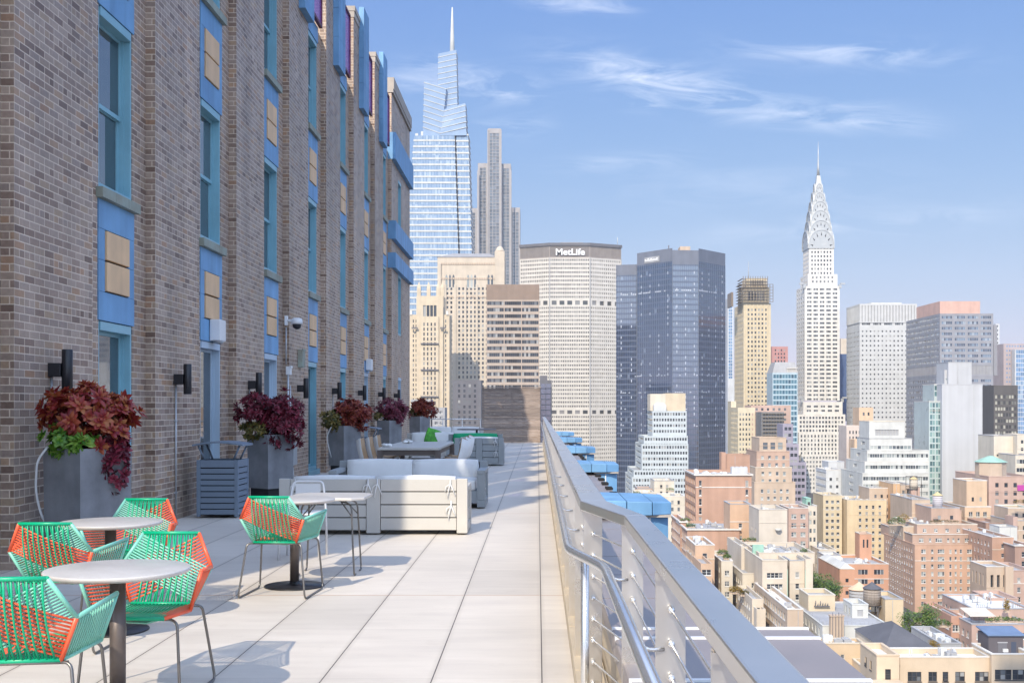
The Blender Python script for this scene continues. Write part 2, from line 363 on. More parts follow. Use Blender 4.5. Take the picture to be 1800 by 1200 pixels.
# ------------------------------------------------------------------ terrace floor
b = MB(); b.box(-4.95, .20, -6, 47.2, -.25, 0)
tag(b.build('terrace_floor', M_DECK), kind='structure')

# ------------------------------------------------------------------ the brick building beside the terrace
ROOFZ = 9.87; PIERZ = 11.8
near = [10.43+3.85*k for k in range(-2, 8)]      # pier k spans near[k] .. far[k]
far = [n+1.84 for n in near]
hb = empty('brick_building', (-10, 20, -80), label='long brown brick building in shade with blue window bays beside the terrace', cat='building')
HB = (-10, 20, -80)
b = MB()
b.box(-16, -5.32, 3.5, 42.7, -80, ROOFZ)                                   # inner mass
b.box(-16, -4.97, -8, 3.5, -80, -.26); b.box(-4.97, .9, -8, 47.1, -80, -.26)  # the storeys under the terrace
b.build('wall', BRICK, hb, HB)
b = MB()
for k in range(len(near)-1):                                               # brick jambs either side of each window bay
    y0, y1 = far[k], near[k+1]; c = (y0+y1)/2; w0, w1 = c-.53, c+.53
    b.box(-5.319, -4.92, y0, w0, 0, ROOFZ-.003); b.box(-5.319, -4.92, w1, y1, 0, ROOFZ-.003)
b.build('recessed_wall', BRICK, hb, HB)
for k in range(len(near)-1):
    y0 = max(near[k], 3.5); y1 = far[k]
    p = MB(); p.box(-5.318, -4.8, y0, y1, 0, PIERZ)
    p.build('pier', BRICK, hb, HB)
    c = MB(); c.box(-5.36, -4.76, y0-.03, y1+.03, PIERZ+.002, PIERZ+.13); c.box(-5.33, -4.78, y0-.015, y1+.015, PIERZ-.16, PIERZ-.002)
    c.build('coping', M_STONE, hb, HB)
    ym = y0+.48*(y1-y0)
    f = MB()
    for j in range(4):
        z0 = 9.5+j*.68; f.box(-4.799, -4.665, ym, y1-.04, z0+.004, z0+.676)
    f.build('fin', M_BLUE, hb, HB)
# far end block with blue bands
yE0, yE1 = near[9], 42.7
p = MB()
p.box(-5.318, -4.8, yE0, 39.15, 0, PIERZ); p.box(-5.318, -4.8, 40.05, yE1, 0, PIERZ)
for z0, z1 in ((2.5, 3.95), (6.05, 7.2), (9.3, PIERZ)): p.box(-5.317, -4.802, 39.152, 40.048, z0, z1)
p.build('end_wall', BRICK, hb, HB)
c = MB(); c.box(-5.36, -4.74, yE0-.03, yE1+.03, PIERZ+.002, PIERZ+.12); c.box(-5.3, -4.72, yE0, yE1, PIERZ+.122, PIERZ+.5)
c.build('coping', [M_STONE], hb, HB)
for z0, z1 in ((9.62, 10.5), (7.0, 7.6), (6.05, 6.55)):
    f = MB(); n = 5
    for j in range(n):
        a = yE0-.02+(yE1-yE0+.04)*j/n; e = yE0-.02+(yE1-yE0+.04)*(j+1)/n
        f.box(-4.9 if j else -5.2, -4.66, a+.004, e-.004, z0, z1)
    f.build('blue_band', M_BLUE, hb, HB)

def window_unit(c, w, z0, z1, xo=-4.93, kind='sash', frame=M_TEAL, parent=None):
    """a window: outer frame lining the opening, sashes, panes. c centre along the wall"""
    y0, y1 = c-w/2, c+w/2; d = .2; xi = xo-d
    f = MB()
    f.box(xi, xo, y0, y0+.045, z0, z1); f.box(xi, xo, y1-.045, y1, z0, z1)
    f.box(xi, xo+.015, y0+.046, y1-.046, z1-.10, z1-.002); f.box(xi, xo, y0+.046, y1-.046, z0+.002, z0+.06)
    for s in (0, 1):                                                        # staff beads give the jamb its lines
        yy = y0+.046 if s == 0 else y1-.046
        q = .022 if s == 0 else -.022
        a, e = sorted((yy, yy+q)); f.box(xi, xo-.075, a, e, z0+.061, z1-.101)
    win = f.build('window', frame, parent, HB)
    x = xo-.125; zz0, zz1 = z0+.061, z1-.101; ya, yb = y0+.069, y1-.069
    sash = MB(); pane = MB()
    parts = [(zz0, zz1, x)] if kind == 'door' else [(zz0, (zz0+zz1)/2, x-.03), ((zz0+zz1)/2-.03, zz1, x)]
    for a, e, xx in parts:
        t = .04
        sash.box(xx-.02, xx+.02, ya, ya+t, a, e); sash.box(xx-.02, xx+.02, yb-t, yb, a, e)
        sash.box(xx-.02, xx+.02, ya+t+.001, yb-t-.001, e-t, e-.001); sash.box(xx-.02, xx+.02, ya+t+.001, yb-t-.001, a+.001, a+t*1.3)
        pane.box(xx-.008, xx+.004, ya+t, yb-t, a+t*1.3, e-t)
    so = sash.build('sash', frame, win); pane.build('pane', M_GLASS, win)
    for o in (win.children): o.data.transform(Matrix.Translation(-Vector(HB)))
    return win
def spandrel(c, w, z0, z1, tan, parent):
    b = MB(); y0, y1 = c-w/2, c+w/2; h = z1-z0
    x0, x1 = -5.3, -4.905
    b.box(x0, x1, y0-.03, y1+.03, z1-.24*h, z1); b.box(x0, x1, y0-.03, y1+.03, z0, z0+.24*h-.004)
    zm = (z0+z1)/2
    for a, e in ((z0+.24*h, zm-.004), (zm+.001, z1-.24*h-.004)):
        b.box(x0, x1-.002, y0-.03, y0+.16, a, e); b.box(x0, x1-.002, y1-.16, y1+.03, a, e)
    o = b.build('spandrel', M_BLUE, parent, HB)
    d = MB(); d.box(x0, x1-.03, y0+.161, y1-.161, z0+.24*h-.003, z1-.24*h-.003); g = d.build('joint', M_DARKGAP, o, HB)
    if tan:
        for a, e in ((z0+.24*h+.012, zm-.012), (zm+.012, z1-.24*h-.015)):
            t = MB(); t.box(x1-.028, x1+.02, y0+.175, y1-.175, a, e); bevel(t.build('tan_panel', M_TAN, o, HB), .006)
    return o
def sill(c, w, z0, z1, parent):
    b = MB(); n = 3
    for j in range(n):
        a = c-w/2+w*j/n; b.box(-5.2, -4.84, a+.004, a+w/n-.004, z0, z1)
    return b.build('sill', M_SILL, parent, HB)
for k in range(len(near)-1):
    y0, y1 = far[k], near[k+1]; c = (y0+y1)/2; w = 1.06
    if y1 < 6: continue
    door = k in (3, 4, 7)
    win = window_unit(c, w, .12 if not door else .03, 2.46, kind='door', frame=M_DOORW if door else M_TEAL, parent=hb)
    if not door:
        pl = MB(); pl.box(-5.25, -4.86, c-w/2-.05, c+w/2+.05, .004, .118); pl.build('sill', M_TEAL, hb, HB)
    spandrel(c, w, 2.47, 3.83, True, hb); sill(c, w+.16, 3.835, 3.95, hb)
    window_unit(c, w, 3.955, 6.0, parent=hb)
    spandrel(c, w, 6.01, 7.42, True, hb); sill(c, w+.16, 7.425, 7.54, hb)
    window_unit(c, w, 7.545, 9.57, parent=hb)
    b = MB(); b.box(-5.3, -4.9, c-w/2-.03, c+w/2+.03, 9.58, 9.93); b.build('lintel', M_BLUE, hb, HB)
    # violet glass screen standing in the gap between two piers
    f = MB(); a, e = c-.62, c+.62
    for (p0, p1, q0, q1) in ((a, e, 9.935, 10.0), (a, e, 11.5, 11.56), (a, a+.05, 10.001, 11.499), (e-.05, e, 10.001, 11.499)): f.box(-4.88, -4.81, p0, p1, q0, q1)
    fr = f.build('violet_screen', M_PURPLEF, hb, HB)
    g = MB(); g.box(-4.855, -4.835, a+.051, e-.051, 10.001, 11.499); g.build('pane', M_PURPLE, fr, HB)
for z0, z1 in ((.03, 2.49), (3.96, 6.04), (7.21, 9.29)):
    window_unit(39.6, .88, z0, z1, xo=-4.81, kind='sash' if z0 > 1 else 'door', frame=M_TEAL if z0 > 1 else M_DOORW, parent=hb)

# wall lamps, one on each pier
def wall_lamp():
    r = empty('wall_lamp', (0, 0, 0))
    b = MB(); b.lathe([(.048, -.2), (.052, -.195), (.052, .195), (.048, .2)], (.17, 0, 0), 20); b.build('lamp_tube', M_BLACKM, r)
    b = MB(); b.lathe([(.03, -.204), (.04, -.202)], (.17, 0, 0), 16); b.build('lens', M_WHITEP, r)
    b = MB(); b.box(0, .125, -.055, .055, -.07, .065); bevel(b.build('bracket', M_BLACKM, r), .006)
    return r
lamp0 = wall_lamp(); side = ['nearest one, above the first coleus planter', 'beside the second window bay', 'behind the dark red bushy planter',
     'between the white box and the third window', 'fifth along the wall, above the third planter', 'sixth along the wall, above the dining table end', 'seventh along the wall, behind the fourth planter', 'at the far end block of the brick wall']
for i, y in enumerate((11.2, 15.05, 18.9, 22.75, 26.6, 30.45, 34.3, 38.0)):
    o = lamp0 if i == 0 else copy_tree(lamp0)
    o.location = (-4.8, y, 1.86)
    tag(o, 'black tube wall lamp, '+side[i], 'wall lamp', 'wall lamps on the brick piers')
    if i in (0, 1, 2, 4):
        b = MB(); b.tube([(-4.785, y-.0, 1.79), (-4.785, y, .02)], .011, 8)
        for z in (.35, 1.3): b.box(-4.797, -4.775, y-.035, y+.035, z, z+.02)
        tag(b.build('conduit', M_CONDUIT), 'thin grey conduit below the lamp '+side[i], 'conduit')
# exit light boxes, camera, electrical boxes
def lightbox(y, z, nm):
    r = empty('wall_light_box', (-4.9, y, z), label=nm, cat='light box', group='white light boxes over the doors')
    b = MB(); b.box(0, .16, -.16, .16, -.02, .30); bevel(b.build('housing', M_WHITEP, r), .015)
    b = MB(); b.lathe([(.07, -.05), (.085, -.02)], (.085, 0, 0), 16); b.build('lens', M_CONDUIT, r)
lightbox(17.15, 2.5, 'white light box above the pale blue door of the second bay'); lightbox(32.6, 2.55, 'small white light box above a pale door farther along the wall')
r = empty('security_camera', (-4.8, 21.65, 3.13), label='white dome security camera on a bracket high on the brick pier', cat='security camera')
b = MB(); b.box(0, .04, -.07, .07, -.09, .09); b.tube([(.02, 0, 0), (.16, 0, .0), (.2, 0, -.02)], .025, 8); b.build('bracket', M_WHITEP, r)
b = MB(); b.lathe([(.06, .07), (.1, .05), (.11, -.02), (.1, -.05)], (.22, 0, -.02), 18); b.build('housing', M_WHITEP, r)
b = MB(); b.lathe([(.085, 0), (.075, -.06), (.03, -.095), (.005, -.1)], (.22, 0, -.07), 18); b.build('dome', M_BLACKM, r)
b = MB(); b.tube([(-4.785, 21.65, 3.0), (-4.785, 21.65, 2.3)], .012, 8); tag(b.build('conduit', M_CONDUIT), 'thin pipe below the dome security camera', 'conduit')
def elbox(nm, y, z, s, lab, matl):
    r = empty(nm, (-4.8, y, z), label=lab, cat='electrical box')
    b = MB(); b.box(0, s[0], -s[1], s[1], 0, s[2]); bevel(b.build('housing', matl, r), .01)
    b = MB(); b.box(s[0]-.012, s[0]+.012, -s[1]-.008, s[1]+.008, s[2]-.03, s[2]+.012); b.build('lid', matl, r)
elbox('junction_box', 21.75, 2.1, (.09, .07, .16), 'small white junction box on the conduit under the security camera', M_WHITEP)
elbox('switch_box', 22.9, 2.28, (.10, .14, .36), 'off white box mounted above the black wall lamp near the third window', M_SILL)
elbox('electrical_cabinet', 21.8, .38, (.16, .17, .42), 'grey electrical cabinet low on the brick wall behind the sofa', M_CONDUIT)
b = MB(); b.tube([(-4.76, 21.7, 2.1), (-4.76, 21.7, .85)], .02, 8); b.tube([(-4.76, 21.9, 1.9), (-4.76, 21.9, .85)], .014, 8)
b.tube([(-4.74, 21.75, .38), (-4.72, 21.75, .02)], .02, 8); b.tube([(-4.72, 21.9, .38), (-4.68, 21.9, .02)], .014, 8)
tag(b.build('conduit', M_CONDUIT), 'pair of grey pipes feeding the low electrical cabinet', 'conduit')

# ------------------------------------------------------------------ parapet wall with blue pier caps, right of the terrace
pr = empty('parapet_wall', (.6, 20, -.25), label='terrace parapet with brown grey coping, white seams and blue terracotta piers', cat='parapet')
PR = (.6, 20, -.25); CZ = .46
b = MB(); b.box(.37, .9, -6, 47, -.255, CZ-.12); b.build('wall', M_KERB, pr, PR)
b = MB(); b.box(.9, 1.2, -6, 5.3, -80, CZ-.13); b.box(.901, .97, 5.31, 47, -80, CZ-.13); b.build('outer_wall', BRICK, pr, PR)
y = -2.0; i = 0
while y < 5.2:                                                              # broad coping of the near stretch
    y2 = min(y+.79, 5.33)
    b = MB(); b.box(.345, 1.27, y+.014, y2-.014, CZ-.1, CZ); bevel(b.build('coping', M_COPING, pr, PR), .012)
    b = MB(); b.box(.347, 1.268, y2-.0135, y2+.0135, CZ-.1, CZ+.006); b.build('seam', M_SEAM, pr, PR)
    y = y2
b = MB(); b.box(.80, .86, -2, 5.2, CZ+.001, CZ+.004); b.build('seam', M_DARKGAP, pr, PR)
y = 5.34
while y < 46:
    b = MB(); b.box(.35, .93, y+.008, y+.86, CZ-.1, CZ-.006); b.build('coping', M_COPING, pr, PR)
    b = MB()
    for j in range(2): b.box(.86, .945, y+.2+j*.2, y+.28+j*.2, CZ-.005, CZ+.022)
    b.build('dentil', M_DARKGAP, pr, PR)
    y += .87
for k, yc in enumerate((10.75, 17.6, 24.6, 31.8, 38.8)):
    b = MB()
    for xa, xb in ((.42, .815), (.821, 1.05)):                              # cap tiles with open joints, tilted a little outwards
        b.prism([(xa, yc-.32), (xb, yc-.32), (xb, yc+.75), (xa, yc+.75)], .50, [.655-.03*xa, .655-.03*xb, .655-.03*xb, .655-.03*xa])
    b.prism([(1.056, yc-.318), (1.24, yc-.2), (1.24, yc+.75), (1.056, yc+.75)], .50, [.622, .612, .612, .622])
    o = b.build('blue_pier', M_BLUE, pr, PR); bevel(o, .007)
    b = MB(); b.prism([(.90, yc-.24), (1.04, yc-.24), (1.215, yc-.16), (1.215, yc+.7), (.90, yc+.7)], -30, .478); b.build('pier_shaft', M_BLUE, pr, PR)
    b = MB(); b.box(.86, 1.232, yc-.27, yc+.74, .479, .499); b.build('drip_edge', M_STONE, pr, PR)
    b = MB(); b.box(1.03, 1.045, yc-.25, yc-.243, -1.4, .47, 0); b.build('seam', M_SEAM, pr, PR)

# ------------------------------------------------------------------ steel railing
rl = empty('railing', (.26, 20, 0), label='stainless steel cable railing with a flat cap rail along the terrace edge', cat='railing')
RL = (.26, 20, 0)
capA = [(.255, 46.5), (.255, 5.15)]; capB = [(.385, 4.45), (.385, -1.5)]
b = MB()
def rail_slab(b, xa0, xa1, y0, xb0, xb1, y1, z0, z1):
    P = [(xa0, y0), (xa1, y0), (xb1, y1), (xb0, y1)]
    b.prism(P[::-1], z0, z1)
rail_slab(b, .195, .315, 46.5, .195, .315, 5.2, 1.025, 1.07)
rail_slab(b, .195, .315, 5.2, .342, .428, 4.5, 1.025, 1.07)
rail_slab(b, .342, .428, 4.5, .342, .428, -1.5, 1.025, 1.07)
bevel(b.build('cap_rail', M_STEEL, rl, RL), .006)
hr = fillet([(.138, 46.4, .87), (.138, 5.0, .87), (.262, 4.45, .87), (.262, -1.5, .87)], .12)
b = MB(); b.tube(hr, .0205, 14); b.build('handrail', M_STEELB, rl, RL)
b = MB(); b.tube(fillet([(.205, 4.92, .845), (.205, 4.92, -.1)], .1), .018, 12); b.build('handrail_post', M_STEELB, rl, RL)
posts = [(.255, y) for y in [5.25+1.22*k for k in range(34)]] + [(.385, y) for y in (4.62, 3.3, 2.24, 1.2, .2)]
pmeshes = {}
b = MB(); b.lathe([(.004, -.03), (.009, -.028), (.011, -.02), (.011, .0)], (0, 0, 0), 8); fitm = b.mesh('cable_fitting', M_STEELB); fitm.transform(Matrix.Rotation(R(-90), 4, 'X') @ Matrix.Translation((0, 0, 0))); fitm.transform(Matrix.Translation((0, -.0085, 0)))
cz = [.13+.098*i for i in range(10)]
for x, y in posts:
    key = round(x, 3)
    if key not in pmeshes:
        b = MB(); b.box(-.043, .043, -.008, .008, -.2, 1.024); b.box(-.046, .046, -.03, -.0085, 1.0, 1.022)
        pmeshes[key] = b.mesh('post', M_STEEL)
    o = bpy.data.objects.new('post', pmeshes[key]); COL.objects.link(o); o.parent = rl; o.location = (x-RL[0], y-RL[1], 0)
    if y < 7:
        for z in cz:
            f = bpy.data.objects.new('cable_fitting', fitm); COL.objects.link(f); f.parent = o; f.location = (0, 0, z)
    if y < 12:
        g = MB(); g.tube(fillet([(x-.02, y-.012, .80), (x-.075, y-.03, .80), (x-.118, y-.03, .845)], .03), .007, 6); g.build('handrail_bracket', M_STEELB, rl, RL)
for z in cz:
    b = MB(); b.tube([(.255, 46.4, z), (.255, 5.25, z), (.385, 4.62, z), (.385, -1.4, z)], .0042, 6); b.build('cable', M_STEELB, rl, RL)
kb = empty('kerb', (.22, 20, 0), label='low buff stone kerb carrying the railing posts at the terrace edge', cat='kerb')
b = MB(); y = 4.9
while y < 46:
    b.box(.201, .36, y+.004, y+1.2, -.25, .085); y += 1.22
b.box(.3, .362, -6, 4.88, -.25, -.02); b.build('stone', M_KERB, kb, (.22, 20, 0))

# ------------------------------------------------------------------ weathered wooden screen at the far end
ws = empty('wood_screen', (-1.05, 46.95, 0), label='weathered plank screen closing the far end of the terrace', cat='wood screen')
b = MB(); z = .02
while z < 2.2:
    b.box(-1.24, 1.16, -.02, .02, z, z+.125); z += .131
b.build('planks', M_PLANK, ws)
for x in (-1.2, 0, 1.12):
    b = MB(); b.box(x-.04, x+.04, .022, .10, 0, 2.26); b.build('post', M_PLANK, ws)
b = MB(); b.box(-1.27, 1.19, -.04, .11, 2.262, 2.30); b.build('cap', M_PLANK, ws)
fr = empty('end_railing', (-3.6, 46.8, 0), label='thin steel railing across the far left end of the terrace', cat='railing')
b = MB(); b.tube([(-1.2, 0, .98), (1.3, 0, .98)], .018, 8); b.build('top_rail', M_STEELB, fr)
for x in (-1.1, -.3, .5, 1.25):
    b = MB(); b.tube([(x, 0, 0), (x, 0, .965)], .015, 8); b.build('post', M_STEEL, fr)
for i in range(7):
    b = MB(); b.tube([(-1.2, 0, .15+.11*i), (1.3, 0, .15+.11*i)], .003, 5); b.build('cable', M_STEELB, fr)
# ------------------------------------------------------------------ woven cord chairs
def lerp(a, b, t): return Vector(a)*(1-t)+Vector(b)*t
def strands(b, e0, e1, n, r, m, off=0., sag=0., nrm=Vector((0, 1, 0)), pad=.04):
    for i in range(n):
        t = pad+(1-2*pad)*(i+.5)/n
        p, q = lerp(*e0, t), lerp(*e1, t); mid = (p+q)/2+nrm*(off-sag)
        b.tube([p, p*.75+q*.25+nrm*(off-sag*.75), mid, p*.25+q*.75+nrm*(off-sag*.75), q], r, 5, m)
def cord_chair():
    r = empty('cord_chair', (0, 0, 0)); CM = [M_CG, M_CM, M_CO]
    TL, TR = (-.155, -.35, .80), (.155, -.35, .80); LM, RM = (-.25, -.27, .625), (.25, -.27, .625)
    BL, BR = (-.17, -.20, .435), (.17, -.20, .435); SL, SR = (-.26, .10, .455), (.26, .10, .455)
    FL, FR = (-.19, .29, .445), (.19, .29, .445); AL, AR = (-.325, .12, .66), (.325, .12, .66)
    n = Vector((0, .93, .37))
    b = MB()
    for pts, m in (((TL, TR), 0), ((TL, LM), 2), ((TR, RM), 1), ((LM, BL), 1), ((RM, BR), 2), ((BL, BR), 0),
                   ((BL, SL), 2), ((BR, SR), 1), ((SL, FL), 2), ((SR, FR), 2), ((FL, FR), 0), ((LM, AL), 2), ((RM, AR), 1), ((AL, SL), 2), ((AR, SR), 1)):
        b.tube([pts[0], pts[1]], .0105, 8, m)
    for p, m in ((TL, 0), (TR, 0), (LM, 2), (RM, 1), (BL, 1), (BR, 2), (SL, 2), (SR, 1), (FL, 0), (FR, 0), (AL, 2), (AR, 1)):
        b.lathe([(.001, -.0105), (.0075, -.0075), (.0105, 0), (.0075, .0075), (.001, .0105)], p, 8, m)
    b.build('frame', CM, r)
    rr = .0051
    b = MB(); strands(b, (TL, TR), (BL, BR), 10, rr, 0, -.006, .03, n, .02); strands(b, (TL, TR), (BL, BR), 9, rr, 0, .024, .03, n, .07)
    strands(b, (TL, LM), (RM, BR), 11, rr, 2, .006, .03, n, .03)
    strands(b, (TR, RM), (LM, BL), 14, rr, 1, .015, .03, n, .03)
    b.build('backrest', CM, r)
    u = Vector((0, 0, 1)); b = MB()
    strands(b, (BL, BR), (FL, FR), 17, rr, 0, .014, .03, u, .02)
    strands(b, (BL, SL), (SR, FR), 14, rr, 2, .0, .03, u, .03)
    strands(b, (BR, SR), (SL, FL), 14, rr, 1, -.014, .03, u, .03)
    b.build('seat', CM, r)
    for s, LMx, Ax, Sx, Bx in ((-1, LM, AL, SL, BL), (1, RM, AR, SR, BR)):
        b = MB(); nn = Vector((s, 0, .2)).normalized()
        strands(b, (LMx, Ax), (Bx, Sx), 15, rr, 2 if s < 0 else 1, .004, .0, nn, .02)
        strands(b, (LMx, Bx), (Ax, Sx), 9, rr, 1 if s < 0 else 2, -.010, .0, nn, .1)
        b.build('armrest', CM, r)
    for s in (-1, 1):
        b = MB(); b.tube(fillet([(s*.15, -.19, .428), (s*.215, -.22, .425), (s*.265, -.29, .008), (s*.265, .26, .008), (s*.235, .22, .42), (s*.16, .2, .432)], .05, 5), .0075, 8)
        b.build('leg', M_LEG, r)
    for yb in (-.2, .2): b = MB(); b.tube([(-.2, yb, .425), (.2, yb, .425)], .0075, 8); b.build('seat_brace', M_LEG, r)
    return r
ch0 = cord_chair()
for i, (x, y, a, lab) in enumerate(((-2.2, 4.96, 8, 'cord chair cut off by the bottom left corner'),
        (-2.04, 5.95, 178, 'cord chair facing the viewer across the nearest round table'),
        (-2.94, 7.14, 0, 'cord chair with its back to the viewer, left of two tables'),
        (-2.94, 8.22, 181, 'cord chair in the shade behind the second round table'),
        (-2.05, 9.13, -4, 'cord chair alone before the table on a disc base'))):
    o = ch0 if i == 0 else copy_tree(ch0)
    o.location = (x, y, 0); o.rotation_euler = (0, 0, R(a))
    tag(o, 'green, mint and coral '+lab, 'chair', 'woven cord chairs around the round tables')

# round pedestal tables
def round_table(Rt=.335):
    r = empty('round_table', (0, 0, 0))
    b = MB(); b.lathe([(.0, .702), (Rt-.03, .702), (Rt-.008, .708), (Rt, .722), (Rt-.003, .729), (Rt-.006, .73), (0.001, .73)], (0, 0, 0), 64); b.build('tabletop', M_MARBLE, r)
    b = MB(); b.lathe([(.037, .016), (.037, .70)], (0, 0, 0), 24); b.build('pedestal', M_POLE, r)
    b = MB(); b.lathe([(.245, 0), (.25, .004), (.245, .012), (.06, .018), (.042, .03), (.04, .045)], (0, 0, 0), 48); b.build('base', M_BLACKM, r)
    return r
rt0 = round_table()
for i, (x, y, lab) in enumerate(((-2.0, 5.42, 'round pale stone table nearest to the viewer'), (-2.86, 7.62, 'round pale stone table in the second row beside the big planter'), (-2.03, 9.5, 'round table on a broad black disc base behind the single chair'))):
    o = rt0 if i == 0 else copy_tree(rt0); o.location = (x, y, 0); tag(o, lab, 'table', 'round terrace tables')
r = empty('octagonal_table', (-1.87, 10.25, 0), label='grey table with clipped corners on bent rod legs, in front of the sofa', cat='table')
b = MB(); w, d, c = .345, .33, .1
b.prism([(-w+c, -d), (w-c, -d), (w, -d+c), (w, d-c), (w-c, d), (-w+c, d), (-w, d-c), (-w, -d+c)], .675, .70); bevel(b.build('tabletop', M_MARBLE, r), .006)
for sx in (-1, 1):
    for sy in (-1, 1):
        b = MB(); b.tube(fillet([(sx*.08, sy*.1, .668), (sx*.22, sy*.16, .63), (sx*.235, sy*.19, .30), (sx*.25, sy*.2, .01), (sx*.25, sy*.12, .01)], .05, 4), .008, 8)
        b.tube([(sx*.1, sy*.08, .668), (sx*.225, sy*.165, .52)], .006, 8); b.build('leg', M_LEG, r)
# white metal side chair behind the tables
r = empty('metal_chair', (-2.33, 11.3, 0), 0, 'small white metal chair half hidden behind the tables', 'chair')
b = MB(); b.tube(fillet([(-.2, .2, .0), (-.19, .2, .45), (-.15, .26, .74), (.15, .26, .74), (.19, .2, .45), (.2, .2, .0)], .05), .011, 8); b.build('back_frame', M_WHITEP, r)
b = MB(); b.box(-.125, .125, .245, .255, .60, .715, T=None); b.build('backrest', M_WHITEP, r)
b = MB(); b.box(-.2, .2, -.2, .19, .435, .455); bevel(b.build('seat', M_WHITEP, r), .01)
for s in (-1, 1):
    b = MB(); b.tube([(s*.18, -.18, .44), (s*.2, -.2, 0)], .011, 8); b.build('leg', M_WHITEP, r)

# ------------------------------------------------------------------ sofas
def cushion(b, x0, x1, y0, y1, z0, z1, bulge=.018):
    """a stuffed cushion: rounded, slightly swollen box"""
    nx, ny, nz = 8, 8, 4
    def P(u, v, w):
        x = x0+(x1-x0)*u; y = y0+(y1-y0)*v; z = z0+(z1-z0)*w
        k = (1-abs(2*u-1)**4)*(1-abs(2*v-1)**4)*(1-abs(2*w-1)**4)
        c = ((x0+x1)/2, (y0+y1)/2, (z0+z1)/2)
        e = [abs(2*t-1) for t in (u, v, w)]
        x += (2*u-1)*bulge*(1-e[1]**2)*(1-e[2]**2); y += (2*v-1)*bulge*(1-e[0]**2)*(1-e[2]**2); z += (2*w-1)*bulge*(1-e[0]**2)*(1-e[1]**2)
        edge = sorted(e)[1]
        s = 1-.10*max(0, edge-.7)/.3
        return (c[0]+(x-c[0])*(.97+.03*s), c[1]+(y-c[1])*s if (y1-y0) < .3 else y, c[2]+(z-c[2])*s if (z1-z0) < .3 else z)
    def sheet(f, n, m, flip):
        g = [[f(i/n, j/m) for j in range(m+1)] for i in range(n+1)]
        for i in range(n):
            for j in range(m):
                q = [g[i][j], g[i+1][j], g[i+1][j+1], g[i][j+1]]
                b.poly(q[::-1] if flip else q, 0, True)
    sheet(lambda u, v: P(u, v, 1), nx, ny, False); sheet(lambda u, v: P(u, v, 0), nx, ny, True)
    sheet(lambda u, w: P(u, 0, w), nx, nz, False); sheet(lambda u, w: P(u, 1, w), nx, nz, True)
    sheet(lambda v, w: P(0, v, w), ny, nz, True); sheet(lambda v, w: P(1, v, w), ny, nz, False)
def build_cushion(name, dims, parent, m=None):
    b = MB(); cushion(b, *dims); o = b.build(name, m or M_CUSH, parent)
    bm = bmesh.new(); bm.from_mesh(o.data); bmesh.ops.remove_doubles(bm, verts=bm.verts, dist=.002); bm.to_mesh(o.data); bm.free(); return o
def ribbon_bow(parent, x, y, z, s=1):
    b = MB()
    for a, c in (((-.02, 0, -.07), (-.035, 0, -.16)), ((.025, 0, -.05), (.055, 0, -.13)), ((-.05, 0, -.03), (-.06, -.01, -.09))):
        b.tube([(x, y, z+.06), (x, y-.012, z), (x+a[0]*s, y-.016, z+a[2]*s), (x+c[0]*s, y-.012, z+c[2]*s)], [.006, .008, .006, .005], 5)
    return b.build('tie', M_RIBBON, parent)
def sofa(loc, rz, w, d, h, mt, label, seats=2, back=(0, 1), group=None, ties=True, cush=M_CUSH, arm=True):
    """seen from -y is the slatted back; it faces +y"""
    r = empty('sofa', loc, rz, label, 'sofa', group)
    n = 4; g = .012; z0 = .05; ph = (h-z0)/n
    b = MB()
    for k in range(n):
        b.box(-w/2+.13, -.085, .0, .045, z0+k*ph+g/2, z0+(k+1)*ph-g/2); b.box(.085, w/2-.13, .0, .045, z0+k*ph+g/2, z0+(k+1)*ph-g/2)
    o = b.build('back_panel', mt, r); bevel(o, .004)
    b = MB(); b.box(-w/2+.13, w/2-.13, .046, .06, z0, h-.02); b.build('back_lining', M_DARKGAP, r)
    for x0, x1 in ((-w/2, -w/2+.125), (-.08, .08), (w/2-.125, w/2)):
        b = MB(); b.box(x0, x1, -.012, .07, .02, h); bevel(b.build('post', mt, r), .005)
    b = MB(); b.box(-w/2+.02, w/2-.02, .072, d-.02, .09, .26); bevel(b.build('seat_base', mt, r), .006)
    if arm:
        for s in (-1, 1):
            xa, xb = (-w/2, -w/2+.12) if s < 0 else (w/2-.12, w/2)
            b = MB(); b.box(xa, xb, .071, d, .02, .12); b.box(xa, xb, .071, .16, .121, .50); b.box(xa, xb, d-.1, d, .121, .50); b.box(xa, xb, .071, d, .501, .56); bevel(b.build('armrest', mt, r), .006)
    sw = (w-.28)/seats
    for k in range(seats):
        x0 = -w/2+.14+k*sw
        build_cushion('seat_cushion', (x0+.01, x0+sw-.01, .2, d-.03, .26, .42), r, cush)
        o = build_cushion('back_cushion', (x0+.01, x0+sw-.01, .07, .24, .36, h+.018), r, cush)
        if ties:
            for x in (x0+.05, x0+sw-.06): ribbon_bow(r, x, -.014, h-.06)
    if ties: ribbon_bow(r, w/2-.19, -.014, h*.52)
    return r
sofa((-1.92, 13.3, 0), 0, 2.2, .8, .655, M_LTGREY, 'light grey slatted sofa seen from behind, its right half in sunlight', 2, group='terrace sofas')
sofa((-1.92, 17.7, 0), R(180), 2.3, 1.0, .66, M_MIDGREY, 'shaded sofa with two big white back cushions facing the viewer', 2, group='terrace sofas', ties=False)
sofa((-1.48, 28.75, 0), 0, 1.24, .8, .70, M_MIDGREY, 'grey slatted armchair sofa seen from behind, far down the terrace', 1, group='terrace sofas')
sofa((-1.72, 31.6, 0), R(180), 1.5, .8, .73, M_MIDGREY, 'sofa with bright green cushions behind the far grey armchair sofa', 1, group='terrace sofas', ties=False, cush=M_GREENC)
sofa((-3.05, 33.2, 0), R(180), 1.5, .8, .72, M_LTGREY, 'pale lounge sofa with white cushions near the far end of the terrace', 1, group='terrace sofas', ties=False)
